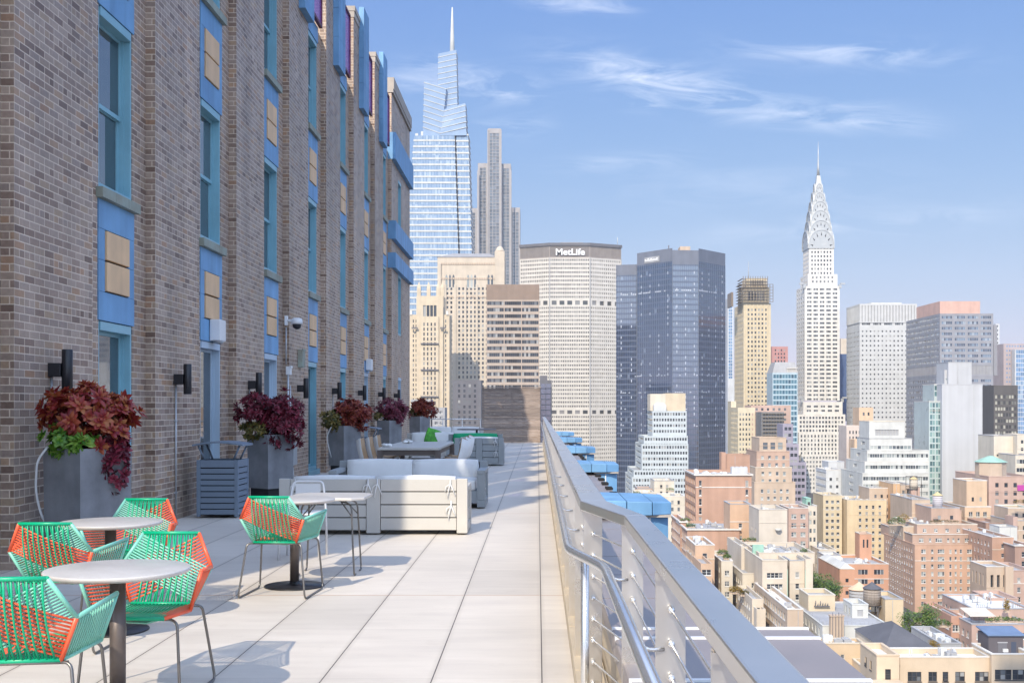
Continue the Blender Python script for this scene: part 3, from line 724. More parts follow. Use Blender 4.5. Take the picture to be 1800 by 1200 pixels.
sofa((-3.1, 41.0, 0), R(180), 2.3, .8, .74, M_LTGREY, 'farthest pale lounge sofa in front of the end railing', 2, group='terrace sofas', ties=False)
# coffee table beyond the first sofa: rectangular dining table and shell chairs
r = empty('dining_table', (-2.36, 22.6, 0), label='long grey rectangular dining table with slab legs', cat='dining table')
b = MB(); b.box(-.56, .56, -1.8, 1.8, .70, .745); bevel(b.build('tabletop', M_LTGREY, r), .006)
b = MB(); b.box(-.5, .5, -1.7, 1.7, .60, .698); b.build('apron', M_POLE, r)
for sx in (-1, 1):
    for sy in (-1, 1):
        b = MB(); b.box(sx*.53-.05, sx*.53+.05, sy*1.72-.05, sy*1.72+.05, 0, .699); b.build('leg', M_POLE, r)
def shell_chair():
    r = empty('shell_chair', (0, 0, 0))
    b = MB(); prof = [(.24, .455), (.1, .43), (-.08, .425), (-.18, .45), (-.23, .54), (-.265, .68), (-.29, .86)]; n = 8
    def row(y, z, k):
        hw = .23-.05*max(0, (k-3)/3)
        return [Vector((hw*t, y+.10*(t*t)*min(1, k/4.0), z+.05*t*t)) for t in [-1+2*i/n for i in range(n+1)]]
    G = [row(y, z, k) for k, (y, z) in enumerate(prof)]
    for i in range(len(G)-1):
        for j in range(n): b.poly([G[i][j], G[i][j+1], G[i+1][j+1], G[i+1][j]], 0, True)
    o = b.build('shell', [M_CUSH, M_WOODC], r)
    bm = bmesh.new(); bm.from_mesh(o.data); bmesh.ops.remove_doubles(bm, verts=bm.verts, dist=.001); bm.to_mesh(o.data); bm.free()
    md = o.modifiers.new('solid', 'SOLIDIFY'); md.thickness = .022; md.offset = 1; md.material_offset = 1; md.material_offset_rim = 1
    for sx in (-1, 1):
        for sy in (-1, 1):
            b = MB(); b.tube([(sx*.12, sy*.12, .43), (sx*.22, sy*.22, 0)], [.018, .011], 8); b.build('leg', M_WOODC, r)
    return r
sc0 = shell_chair()
pos = ((-3.1, 21.4, -90, 'left side, nearest'), (-3.1, 22.5, -90, 'left side, middle'), (-3.1, 23.6, -90, 'left side, farthest'),
       (-1.62, 21.5, 90, 'right side, nearest'), (-1.62, 22.6, 90, 'right side, middle'), (-1.62, 23.7, 90, 'right side, farthest'))
for i, (x, y, a, lab) in enumerate(pos):
    o = sc0 if i == 0 else copy_tree(sc0); o.location = (x, y, 0); o.rotation_euler = (0, 0, R(a))
    tag(o, 'white shell chair with tan back at the long dining table, '+lab, 'chair', 'shell chairs around the dining table')
r = empty('bar_table', (-1.95, 36.5, 0), label='dark round table far down the terrace before the plank screen', cat='table')
b = MB(); b.lathe([(.001, .75), (.62, .75), (.64, .765), (.62, .78), (.001, .78)], (0, 0, 0), 32); b.build('tabletop', M_POLE, r)
b = MB(); b.lathe([(.035, .02), (.035, .75)], (0, 0, 0), 12); b.build('pedestal', M_BLACKM, r)
b = MB(); b.lathe([(.28, 0), (.28, .015), (.03, .03)], (0, 0, 0), 24); b.build('base', M_BLACKM, r)
r = empty('throw_pillow', (-3.1, 32.95, .43), 0, 'lime green leaf pattern pillow propped on the far pale sofa', 'pillow')
o = build_cushion('cover', (-.2, .2, -.07, .07, .0, .42), r, mat('lime_fabric', (.12, .55, .05), .8, var=.5, scale=9, hue=(.02, .1, .03))); o.rotation_euler = (R(-14), R(18), R(10))
o = bpy.data.objects['throw_pillow']; 
M_NAP = mat('white_napkin', (.78, .78, .76), .8, var=.04)
for k, (x, y) in enumerate(((-2.78, 21.2), (-2.62, 23.2))):
    b = MB()
    for j in range(5): b.lathe([(.02, .0), (.06-.006*j, .02), (.05, .05), (.01, .065)], (random.uniform(-.09, .09), random.uniform(-.06, .06), 0), 8)
    o = b.build('napkin_bundle', M_NAP); o.location = (x, y, .746)
    tag(o, 'crumpled white napkins on the '+('near' if k == 0 else 'far')+' end of the dining table', 'napkins')

# ------------------------------------------------------------------ slatted carts with a tray on top
def slat_cart():
    r = empty('slatted_cart', (0, 0, 0)); w, d, h = .56, .56, .78
    b = MB()
    for s in (-1, 1):
        for t in (-1, 1): b.box(s*w/2-(.05 if s > 0 else 0), s*w/2+(.05 if s < 0 else 0), t*d/2-(.05 if t > 0 else 0), t*d/2+(.05 if t < 0 else 0), .02, h)
    b.box(-w/2+.051, w/2-.051, -d/2+.004, -d/2+.03, h-.10, h-.002); b.box(-w/2+.051, w/2-.051, d/2-.03, d/2-.004, h-.10, h-.002)
    b.box(-w/2+.004, -w/2+.03, -d/2+.051, d/2-.051, h-.10, h-.002); b.box(w/2-.03, w/2-.004, -d/2+.051, d/2-.051, h-.10, h-.002)
    bevel(b.build('frame', M_GREYPT, r), .004)
    n = 8; ph = (h-.10-.05)/n; b = MB()
    for k in range(n):
        z0 = .05+k*ph; z1 = z0+ph-.014
        b.box(-w/2+.051, w/2-.051, -d/2+.008, -d/2+.026, z0, z1); b.box(-w/2+.051, w/2-.051, d/2-.026, d/2-.008, z0, z1)
        b.box(-w/2+.008, -w/2+.026, -d/2+.051, d/2-.051, z0, z1); b.box(w/2-.026, w/2-.008, -d/2+.051, d/2-.051, z0, z1)
    b.build('slats', M_GREYPT, r)
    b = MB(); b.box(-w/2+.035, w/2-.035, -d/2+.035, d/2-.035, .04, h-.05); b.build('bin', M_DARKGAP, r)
    for s in (-1, 1):
        for t in (-1, 1):
            b = MB(); b.tube([(s*(w/2-.09), t*.18, h-.01), (s*(w/2+.0), t*.2, h+.19)], .014, 8); b.build('tray_leg', M_GREYPT, r)
    b = MB(); K = 10; hw = w/2+.06
    for i in range(K):
        x0, x1 = -hw+2*hw*i/K, -hw+2*hw*(i+1)/K
        z0, z1 = h+.185+.04*(1-(x0/hw)**2), h+.185+.04*(1-(x1/hw)**2)
        b.prism([(x0, -.28), (x1, -.28), (x1, .28), (x0, .28)], [z0, z1, z1, z0], [z0+.022, z1+.022, z1+.022, z0+.022])
    b.build('tray', M_GREYPT, r)
    return r
c0 = slat_cart(); c0.location = (-4.3, 15.55, 0); tag(c0, 'slate grey slatted cart with raised curved tray, nearer one in front of the door', 'cart', 'slatted carts')
c1 = copy_tree(c0); c1.location = (-4.02, 26.6, 0); tag(c1, 'slate grey slatted cart with raised tray, farther one between two planters', 'cart', 'slatted carts')

# ------------------------------------------------------------------ planters and their plants
def planter(x, y, rz, s, z0, h, lab):
    r = empty('planter', (x, y, 0), R(rz), lab, 'planter', 'tall concrete planters along the brick wall')
    b = MB(); s1 = s*.96; q = s/2-.045
    b.prism([(-s1/2, -s1/2), (s1/2, -s1/2), (s1/2, s1/2), (-s1/2, s1/2)], z0, h, 0, [(-s/2, -s/2), (s/2, -s/2), (s/2, s/2), (-s/2, s/2)])
    b.f.pop(-2); b.m.pop(-2); b.sm.pop(-2)
    o = [(-s/2, -s/2, h), (s/2, -s/2, h), (s/2, s/2, h), (-s/2, s/2, h)]; i_ = [(-q, -q, h), (q, -q, h), (q, q, h), (-q, q, h)]; d_ = [(p[0], p[1], h-.07) for p in i_]
    for k in range(4):
        j = (k+1) % 4; b.poly([o[k], o[j], i_[j], i_[k]]); b.poly([i_[k], i_[j], d_[j], d_[k]])
    b.build('pot', M_CONC, r)
    t = MB(); t.poly([(p[0], p[1], h-.06) for p in i_]); t.build('soil', M_SOIL, r)
    if z0 > .05:
        t = MB(); t.box(-s*.42, s*.42, -s*.42, s*.42, .07, z0-.002)
        for sx in (-1, 1):
            for sy in (-1, 1): t.lathe([(.03, 0), (.035, .035), (.03, .069)], (sx*s*.33, sy*s*.33, 0), 10)
        t.build('wheeled_stand', M_RUBBER, r)
    return r
M_SOIL = mat('soil', (.05, .035, .025), .95, var=.3, scale=20)
def leafmat(name, c0, c1, c2):
    m, nt, b = newmat(name); g = NN(nt, 'ShaderNodeNewGeometry')
    c = RAMP(nt, g.outputs['Random Per Island'], [(0, c0), (.5, c1), (1, c2)])
    setin(nt, b, 'Base Color', c); setin(nt, b, 'Roughness', .45)
    t = NN(nt, 'ShaderNodeBsdfTranslucent', ins={0: c}); mx = NN(nt, 'ShaderNodeMixShader', ins={0: .22, 1: b.outputs[0], 2: t.outputs[0]})
    nt.links.new(mx.outputs[0], nt.nodes['Material Output'].inputs[0]); return m
L_COL = leafmat('coleus_red_orange', (.22, .014, .028), (.36, .05, .032), (.43, .15, .045))
L_PUR = leafmat('burgundy_leaf', (.07, .008, .018), (.16, .012, .03), (.26, .025, .05))
L_GRN = leafmat('fresh_green_leaf', (.05, .16, .015), (.14, .30, .03), (.26, .38, .06))
L_OLV = leafmat('olive_leaf', (.05, .06, .015), (.14, .12, .03), (.30, .20, .05))
M_STEM = mat('plant_stem', (.10, .07, .04), .8, var=.1)
def leaf(b, p, d, up, L, w, m):
    d = d.normalized(); s = d.cross(up)
    if s.length < 1e-3: s = d.orthogonal()
    s.normalize(); n = s.cross(d)
    a = p; mid = p+d*L*.45+n*L*.10; tip = p+d*L-n*L*.10
    l = p+d*L*.42+s*w-n*w*.15; r_ = p+d*L*.42-s*w-n*w*.15; l2 = p+d*L*.75+s*w*.6-n*w*.3; r2 = p+d*L*.75-s*w*.6-n*w*.3
    k = len(b.v); b.v += [tuple(v) for v in (a, l, l2, tip, r2, r_, mid)]
    for f in ((0, 6, 1), (1, 6, 2), (2, 6, 3), (3, 6, 4), (4, 6, 5), (5, 6, 0)): b.f.append(tuple(k+i for i in f)); b.m.append(m); b.sm.append(True)
def rosette(b, p, ax, n, L, w, m, rng):
    ax = ax.normalized(); u = ax.orthogonal().normalized(); v = ax.cross(u)
    for tier, (k, tilt, sc) in enumerate(((n, .25, 1.0), (max(3, n-2), .75, .75), (3, 1.5, .45))):
        for i in range(k):
            a = 2*math.pi*(i+rng.random()*.6)/k
            d = (u*math.cos(a)+v*math.sin(a))+ax*(tilt+rng.uniform(-.15, .2))
            leaf(b, p+ax*tier*L*.1, d, ax, L*sc*rng.uniform(.8, 1.15), w*sc*rng.uniform(.85, 1.15), m)
def mound(b, blobs, n, L, w, m, rng, nl=6):
    tot = sum(q[3]**2 for q in blobs)
    for cx, cy, cz, rad, zs in blobs:
        for i in range(int(n*rad**2/tot)):
            d = Vector((rng.gauss(0, 1), rng.gauss(0, 1), rng.gauss(0, 1)+.25)).normalized()
            q = rad*(rng.uniform(.6, 1.0) if rng.random() < .8 else rng.uniform(1.0, 1.3)); p = Vector((cx+d.x*q, cy+d.y*q, cz+d.z*q*zs))
            rosette(b, p, d+Vector((rng.gauss(0, .3), rng.gauss(0, .3), .35+rng.gauss(0, .3))), nl, L*rng.uniform(.6, 1.4), w*rng.uniform(.75, 1.2), m, rng)
def spiky(b, c, n, L, w, m, rng, spread=.8):
    for i in range(n):
        d = Vector((rng.gauss(0, spread), rng.gauss(0, spread), rng.uniform(.5, 1.4))).normalized(); p = Vector(c)+Vector((rng.gauss(0, .1), rng.gauss(0, .1), 0))
        t = rng.uniform(.6, 1)*L
        leaf(b, p, d, Vector((0, 0, 1)), t, w, m)
def plant(name, x, y, z, lab, red, green, stems, trail=None, rm=None, seed=1, Lr=.075, wr=.022, nred=120, ngr=40, nl=6, spikes=0):
    rng = random.Random(seed); r = empty(name, (x, y, z), 0, lab, 'plant', 'plants in the concrete planters')
    b = MB()
    for q in red+green:
        for k in range(4):
            e = Vector((q[0]+rng.uniform(-.6, .6)*q[3], q[1]+rng.uniform(-.6, .6)*q[3], q[2]+rng.uniform(-.3, .5)*q[3]))
            b.tube([(e.x*.2, e.y*.2, -.06), (e.x*.6, e.y*.6, e.z*.6), e], [.008, .006, .004], 5)
    b.build('stem', M_STEM, r)
    b = MB(); mound(b, red, nred, Lr, wr, 0, rng, nl)
    if spikes: spiky(b, (0, 0, .1), spikes, .62, .008, 0, rng, .55)
    b.build('red_foliage', rm or L_COL, r)
    b = MB(); mound(b, green, ngr, Lr*.95, wr*1.1, 0, rng, nl); b.build('green_foliage', L_GRN if seed == 1 else L_OLV, r)
    if trail:
        b = MB(); mound(b, trail, int(nred*.45), Lr*.85, wr*.85, 0, rng, 5); b.build('trailing_foliage', L_PUR, r)
    return r
planter(-4.25, 10.75, 57, .56, 0, 1.11, 'tall grey concrete planter nearest to the viewer, holding orange red coleus')
planter(-4.12, 17.55, 52, .50, .25, 1.07, 'tall grey concrete planter on a black stand, holding a big burgundy bush')
planter(-4.2, 24.75, 52, .5, .22, 1.08, 'third concrete planter along the wall, beside the farther slatted cart')
planter(-4.22, 32.4, 52, .5, .2, 1.1, 'fourth concrete planter along the wall, behind the dining table')
planter(-4.0, 38.6, 52, .5, .2, 1.16, 'farthest concrete planter along the wall, against the tan towers')
plant('coleus_plant', -4.25, 10.75, 1.07, 'orange and red coleus bush with lime leaves spilling over the nearest planter',
      [(-.1, -.08, .34, .26, .8), (.14, .06, .30, .27, .8), (.02, .02, .47, .2, .9), (.20, .10, .38, .14, 1), (.17, -.10, .14, .17, .9), (-.20, -.1, .3, .15, .8)], [(-.12, -.2, .10, .17, .7), (.05, -.24, .07, .13, .6)], 0,
      [(.27, -.06, -.1, .11, 1.3), (.28, -.04, -.28, .09, 1.3), (.27, -.02, .05, .11, 1)], L_COL, 1, .088, .027, 210, 40, 7)
plant('burgundy_plant', -4.12, 17.55, 1.03, 'big dark burgundy bush with wispy grass blades on the second planter',
      [(-.22, -.1, .42, .30, .9), (.22, .05, .36, .30, 1), (.05, 0, .3, .3, .8), (.28, -.08, .1, .27, 1), (.1, -.1, .0, .2, .8)], [(-.18, -.18, .1, .18, .7)], 0, [(.05, -.1, -.12, .1, 1)], L_PUR, 2, .1, .018, 260, 34, 7, 40)
plant('coleus_plant', -4.2, 24.75, 1.04, 'rusty red coleus with olive leaves on the third planter',
      [(.1, 0, .38, .28, .9), (.3, 0, .22, .27, 1), (.42, .0, .3, .17, .8), (.15, 0, .12, .22, .9)], [(-.26, -.1, .2, .2, .8), (-.2, -.1, .08, .18, .8)], 0, None, leafmat('rust_leaf', (.14, .012, .02), (.26, .04, .025), (.36, .09, .04)), 3, .11, .024, 190, 50, 6)
plant('burgundy_plant', -4.22, 32.4, 1.06, 'wispy reddish purple shrub on the fourth planter',
      [(.0, 0, .36, .32, .9), (.25, 0, .3, .27, .9), (.2, 0, .12, .22, .8)], [(-.26, 0, .14, .18, .8)], 0, None, leafmat('mauve_leaf', (.10, .015, .04), (.2, .03, .06), (.3, .07, .1)), 4, .12, .018, 180, 30, 6, 30)
plant('coleus_plant', -4.0, 38.6, 1.12, 'round deep red coleus on the farthest planter',
      [(.0, 0, .32, .3, .9), (.25, 0, .26, .3, .9), (.1, 0, .45, .18, .9)], [(-.2, 0, .14, .15, .8)], 0, None, bpy.data.materials['rust_leaf'], 5, .13, .026, 150, 20, 6)
def hose(pts, lab, r=.011):
    b = MB(); b.tube(fillet(pts, .2, 6), r, 8); tag(b.build('hose', M_WHITEP), lab, 'hose')
hose([(-4.52, 10.5, 1.13), (-4.62, 10.5, 1.0), (-4.68, 10.6, .7), (-4.66, 10.7, .45), (-4.6, 10.8, .3)], 'white hose looping down the side of the nearest planter')
hose([(-4.42, 24.5, 1.1), (-4.55, 24.5, .85), (-4.5, 24.6, .55), (-4.45, 24.7, .3)], 'white hose down the side of the third planter')
# ------------------------------------------------------------------ the city: ground and building kit
F, CX, CY, GZ = 2000., 945., 714., -80.
def PX(px, D): return (px-CX)*D/F
def PZ(py, D): return EYE+(CY-py)*D/F
M_ASPH = mat('street_asphalt', (.075, .073, .075), .9, var=.3, scale=.02)
b = MB(); b.box(-2400, 2400, -500, 3900, GZ-1, GZ); tag(b.build('ground', M_ASPH), kind='structure')

def stone(name, col, **k):
    g = sum(col)/3; col = tuple(min(.74, c*.88+g*.12+.015) for c in col)
    kw = dict(rough=.8, var=.11, scale=.16, streak=.15, spec=.25); kw.update(k); return mat(name, col, **kw)
S_TAN = stone('tan_limestone', (.55, .46, .35)); S_TAN2 = stone('golden_brick', (.58, .47, .32)); S_CREAM = stone('cream_brick', (.60, .53, .42))
S_YEL = stone('yellow_brick', (.61, .50, .32)); S_OR = stone('orange_brick', (.46, .265, .175), streak=.22); S_OR2 = stone('salmon_brick', (.46, .30, .215), streak=.22)
S_BR = stone('brown_red_brick', (.38, .23, .17)); S_PK = stone('pink_brick', (.49, .325, .255)); S_TB = stone('tan_brick', (.51, .38, .27))
S_WH = stone('white_glazed_brick', (.56, .56, .525)); S_WH2 = stone('white_stone', (.66, .63, .58)); S_GR = stone('grey_concrete', (.36, .36, .37)); S_LG = stone('light_grey_panel', (.55, .56, .57))
S_PEACH = stone('peach_stucco', (.66, .45, .28)); S_BEIGE = stone('beige_render', (.56, .49, .40)); S_PINKP = stone('pink_panel', (.60, .36, .28))
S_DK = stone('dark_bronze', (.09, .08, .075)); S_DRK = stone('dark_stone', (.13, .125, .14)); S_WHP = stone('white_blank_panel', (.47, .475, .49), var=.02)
S_STEEL = mat('pale_steel_crown', (.50, .50, .48), .42, metal=.55, var=.08, scale=.2)
S_TRIM = stone('pale_trim', (.66, .62, .56)); S_GRN = stone('green_copper', (.27, .48, .38), var=.15)
S_SLATE = stone('slate_roof', (.10, .10, .115)); S_SLT2 = stone('grey_slate_roof', (.30, .29, .29))
RF_G = stone('grey_roofing', (.36, .36, .37), var=.18, scale=.25); RF_W = stone('white_roofing', (.66, .66, .66), var=.12, scale=.25); RF_B = stone('buff_roofing', (.50, .43, .36), var=.16, scale=.3)
RF_D = stone('dark_roofing', (.14, .135, .14), var=.2, scale=.3)
G_CITY = glass_mat('city_window_glass', (.028, .032, .04), (.14, .15, .16), (.50, .49, .46), .72, .86)
G_PALE = glass_mat('pale_window_glass', (.06, .07, .08), (.24, .27, .27), (.55, .56, .52), .45, .75)
G_DARK = glass_mat('navy_curtain_glass', (.018, .032, .072), (.025, .045, .095), (.24, .29, .38), .62, .985, ior=2.7)
G_SKY = glass_mat('sky_blue_glass', (.10, .19, .33), (.16, .27, .42), (.42, .52, .60), .6, .93, ior=1.9)
G_AQUA = glass_mat('aqua_glass', (.06, .12, .13), (.20, .32, .31), (.42, .52, .48), .5, .8, ior=1.6)
G_BLUE = glass_mat('blue_grey_glass', (.05, .065, .10), (.15, .20, .27), (.42, .45, .48), .5, .85, ior=1.7)
FR_W = mat('white_window_frame', (.66, .66, .64), .5, var=.04); FR_D = mat('dark_window_frame', (.06, .055, .055), .5, var=.05); FR_B = mat('bronze_frame', (.20, .15, .11), .5, var=.05)

def P(cu, ww, cv, wh, kind='plain', top=1.6, bot=0., mg=.8, d=.18, n=None, skip=(), only=None, off=None, g=None, fr=None):
    return dict(cu=cu, ww=ww, cv=cv, wh=wh, kind=kind, top=top, bot=bot, mg=mg, d=d, n=n, skip=skip, only=only, off=off, g=g, fr=fr)
_wm = {}
def win_geo(b, w, h, kind, T):
    """pane + frame boxes centred on (0,0,0), facing -y; slot 0 glass, 1 frame"""
    if kind == 'plain':
        b.box(-w/2, w/2, 0, .05, -h/2, h/2, 0, T); return
    if kind.startswith('rib'):
        n = max(1, int(round(w/float(kind[3:] or 1.5)))); t = .10
        for i in range(n):
            a = -w/2+w*i/n; e = -w/2+w*(i+1)/n; b.box(a+t/2, e-t/2, 0, .05, -h/2, h/2, 0, T)
            b.box(a-t/2 if i else a, a+t/2, -.06, .02, -h/2, h/2, 1, T)
        b.box(w/2-t/2, w/2, -.06, .02, -h/2, h/2, 1, T); return
    n = {'sash': 1, 'pair': 2, 'trip': 3, 'ac': 1}.get(kind, 1); t = .075
    b.box(-w/2, w/2, -.05, .04, -h/2, -h/2+t*1.3, 1, T); b.box(-w/2, w/2, -.05, .04, h/2-t, h/2, 1, T)
    for i in range(n):
        a = -w/2+w*i/n; e = -w/2+w*(i+1)/n; z0, z1 = -h/2+t*1.31, h/2-t*1.01
        b.box(a+t, e-t, .0, .05, z0, -.03, 0, T); b.box(a+t, e-t, -.02, .03, .03, z1, 0, T)
        b.box(a+.001, a+t-.001, -.05, .045, z0, z1, 1, T); b.box(e-t+.001, e-.001, -.05, .045, z0, z1, 1, T); b.box(a+t+.001, e-t-.001, -.04, .04, -.029, .029, 1, T)
    if w < 3.2:                                                              # a pale stone sill and lintel
        b.box(-w/2-.08, w/2+.08, -.30, -.051, -h/2-.16, -h/2-.001, 1, T)
    if kind == 'ac':
        b.box(-.33, .33, -.35, -.051, -h/2+t*1.4, -h/2+t*1.4+.42, 1, T)
class Bld:
    def __init__(s, name, label, cat, x, y, mats, glass=None, frame=None, group=None, z=GZ):
        s.loc = Vector((x, y, z)); s.e = empty(name, s.loc, 0, label, cat, group)
        s.mats = mats if isinstance(mats, list) else [mats]
        s.wall = MB(); s.roof = MB(); s.wins = []; s.gl = glass or G_CITY; s.fr = frame or FR_W; s.rng = random.Random(len(label)*31+len(name)); s.rmat = RF_G; s.nobj = 100
    def facade(s, p, ang, W, z0, z1, pt, m=0):
        """wall face starting at p=(x,y), running W along angle ang, its outside on the right hand of that direction"""
        u = Vector((math.cos(ang), math.sin(ang), 0)); nrm = Vector((u.y, -u.x, 0)); o = Vector((p[0], p[1], 0))
        def V(a, z, d=0): q = o+u*a-nrm*d; return (q.x, q.y, z)
        if not pt: s.wall.poly([V(0, z0), V(W, z0), V(W, z1), V(0, z1)], m); return
        cols = []
        n = pt['n'] or max(1, int((W-2*pt['mg'])/pt['cu'])); cu = pt['cu'] if not pt['n'] else (W-2*pt['mg'])/n
        st = (W-n*cu)/2
        for i in range(n):
            if i in pt['skip']: continue
            a = st+i*cu+(cu-min(pt['ww'], cu*.97))/2; cols.append((a, a+min(pt['ww'], cu*.97)))
        kinds = None
        if pt.get('cols'): cols = [(W*c-w/2, W*c+w/2) for c, w, k in pt['cols']]; kinds = [k for c, w, k in pt['cols']]
        rows = []; t = z1-pt['top']
        while t-pt['wh'] > z0+pt['bot']+.3: rows.append((t-pt['wh'], t)); t -= pt['cv']
        zc = z1; d = pt['d']
        for r0, r1 in rows:
            s.wall.poly([V(0, r1), V(W, r1), V(W, zc), V(0, zc)], m); zc = r0
            a0 = 0
            for ci, (c0, c1) in enumerate(cols):
                s.wall.poly([V(a0, r0), V(c0, r0), V(c0, r1), V(a0, r1)], m); a0 = c1
                s.wall.poly([V(c0, r0), V(c0, r0, d), V(c0, r1, d), V(c0, r1)], m); s.wall.poly([V(c1, r0, d), V(c1, r0), V(c1, r1), V(c1, r1, d)], m)
                s.wall.poly([V(c0, r0), V(c1, r0), V(c1, r0, d), V(c0, r0, d)], m); s.wall.poly([V(c0, r1, d), V(c1, r1, d), V(c1, r1), V(c0, r1)], m)
                q = V((c0+c1)/2, (r0+r1)/2, d); k = kinds[ci] if kinds else pt['kind']
                if k == 'sash' and s.rng.random() < .28 and c1-c0 > .95: k = 'ac'
                if k == 'mix': k = s.rng.choice(('sash', 'sash', 'ac', 'pair'))
                s.wins.append((q, ang, c1-c0, r1-r0, k, pt['g'] or s.gl, pt['fr'] or s.fr))
            s.wall.poly([V(a0, r0), V(W, r0), V(W, r1), V(a0, r1)], m)
        s.wall.poly([V(0, z0), V(W, z0), V(W, zc), V(0, zc)], m)
    def tier(s, x0, x1, y0, y1, z0, z1, front=None, left=None, right=None, m=0, par=.9, rm=None, cornice=0, trim=None):
        s.facade((x0, y0), 0, x1-x0, z0, z1, front, m); s.facade((x0, y1), -math.pi/2, y1-y0, z0, z1, left, m)
        s.facade((x1, y0), math.pi/2, y1-y0, z0, z1, right, m); s.facade((x1, y1), math.pi, x1-x0, z0, z1, None, m)
        t = .35; r = z1-par
        if par > 0:
            for a, b_, c, d in ((x0, x1, y0, y0+t), (x0, x1, y1-t, y1), (x0, x0+t, y0+t, y1-t), (x1-t, x1, y0+t, y1-t)):
                s.wall.poly([(a, c, z1), (b_, c, z1), (b_, d, z1), (a, d, z1)], m)
            for a, e in (((x0+t, y0+t), (x1-t, y0+t)), ((x1-t, y0+t), (x1-t, y1-t)), ((x1-t, y1-t), (x0+t, y1-t)), ((x0+t, y1-t), (x0+t, y0+t))):
                s.wall.poly([(e[0], e[1], r), (a[0], a[1], r), (a[0], a[1], z1), (e[0], e[1], z1)], m)
        if par > 0 and y0 < 640 and not cornice and x1-x0 > 3:
            c = MB(); h = .22 if y0 < 450 else .35; o = .10
            c.box(x0-o, x1+o, y0-o, y0+t+.05, z1+.003, z1+h); c.box(x0-o, x1+o, y1-t-.05, y1+o, z1+.003, z1+h); c.box(x0-o, x0+t+.05, y0+t+.051, y1-t-.051, z1+.003, z1+h); c.box(x1-t-.05, x1+o, y0+t+.051, y1-t-.051, z1+.003, z1+h)
            c.build('coping', s.rng.choice((S_TRIM, S_CREAM, S_GR, s.mats[m])), s.e, s.loc)
            if front and z1-z0 > 14 and s.rng.random() < .7:
                c = MB(); zz = z1-s.rng.uniform(3.2, 7); c.box(x0-.05, x1+.05, y0-.12, y0-.003, zz, zz+.22); c.build('string_course', s.rng.choice((S_TRIM, S_CREAM, s.mats[m])), s.e, s.loc)
            if not front and z1-z0 > 6:
                c = MB(); xx = x0+(x1-x0)*s.rng.uniform(.2, .8); c.tube([(xx, y0-.1, z0), (xx, y0-.1, z1-.2)], .07, 6); c.build('drain_pipe', S_GR, s.e, s.loc)
        q = t if par > 0 else 0
        s.roof.poly([(x0+q, y0+q, r), (x1-q, y0+q, r), (x1-q, y1-q, r), (x0+q, y1-q, r)])
        if cornice:
            b = MB(); c = cornice; h = c*.9
            b.box(x0-c, x1+c, y0-c, y0-.003, z1-h, z1+.05); b.box(x0-c, x0-.003, y0, y1, z1-h, z1+.05); b.box(x1+.003, x1+c, y0, y1, z1-h, z1+.05)
            b.build('cornice', trim or S_TRIM, s.e, s.loc)
        if rm: s.rmat = rm
        s.last = (x0, x1, y0, y1, r)
    def px(s, xl, xc, xr, yt, D, depth=None, yb=None, front=None, left=None, right=None, **k):
        """a tier from its place in view: left edge, near left corner, right edge, top line, real distance D"""
        x0, x1 = PX(xc, D), PX(xr, D)
        if depth is None: depth = D*((xc-CX)/(xl-CX)-1) if (xl != xc and xl > CX) else 22
        s.tier(x0, x1, D, D+depth, GZ if yb is None else PZ(yb, D), PZ(yt, D), front, left, right, **k)
        return x0, x1, D, D+depth, PZ(yt, D)
    def fire_escape(s, x, y, z0, z1, w=2.6):
        b = MB(); z = z0; k = 0
        while z < z1:
            b.box(x, x+w, y-1.0, y-.003, z-.05, z); b.box(x, x+w, y-1.0, y-.96, z+.85, z+.9)
            for i in range(9): b.box(x+w*i/8-.015, x+w*i/8+.015, y-1.0, y-.97, z, z+.86)
            if z+3 < z1:
                a, e = (x+.3, x+w-.3) if k % 2 else (x+w-.3, x+.3)
                b.tube([(a, y-.75, z), (e, y-.75, z+2.95)], .06, 4); b.tube([(a, y-.35, z), (e, y-.35, z+2.95)], .06, 4)
            z += 3.0; k += 1
        return s.part('fire_escape', b, S_DRK)
    def part(s, name, b, m): return b.build(name, m, s.e, s.loc)
    def box(s, name, x0, x1, y0, y1, z0, z1, m):
        b = MB(); b.box(x0, x1, y0, y1, z0, z1); return s.part(name, b, m)
    def bulkhead(s, fx0, fx1, fy0, fy1, h, m=None, name='roof_bulkhead'):
        x0, x1, y0, y1, r = s.last; b = MB()
        a, e, c, d = x0+(x1-x0)*fx0, x0+(x1-x0)*fx1, y0+(y1-y0)*fy0, y0+(y1-y0)*fy1
        b.box(a, e, c, d, r+.004, r+h); b.box(a-.15, e+.15, c-.15, d+.15, r+h+.002, r+h+.22)
        if h > 2.2: b.box(a+(e-a)*.3, a+(e-a)*.3+.9, c-.06, c-.003, r+.01, r+2.1, 1)
        return s.part(name, b, [m or s.mats[0], FR_D])
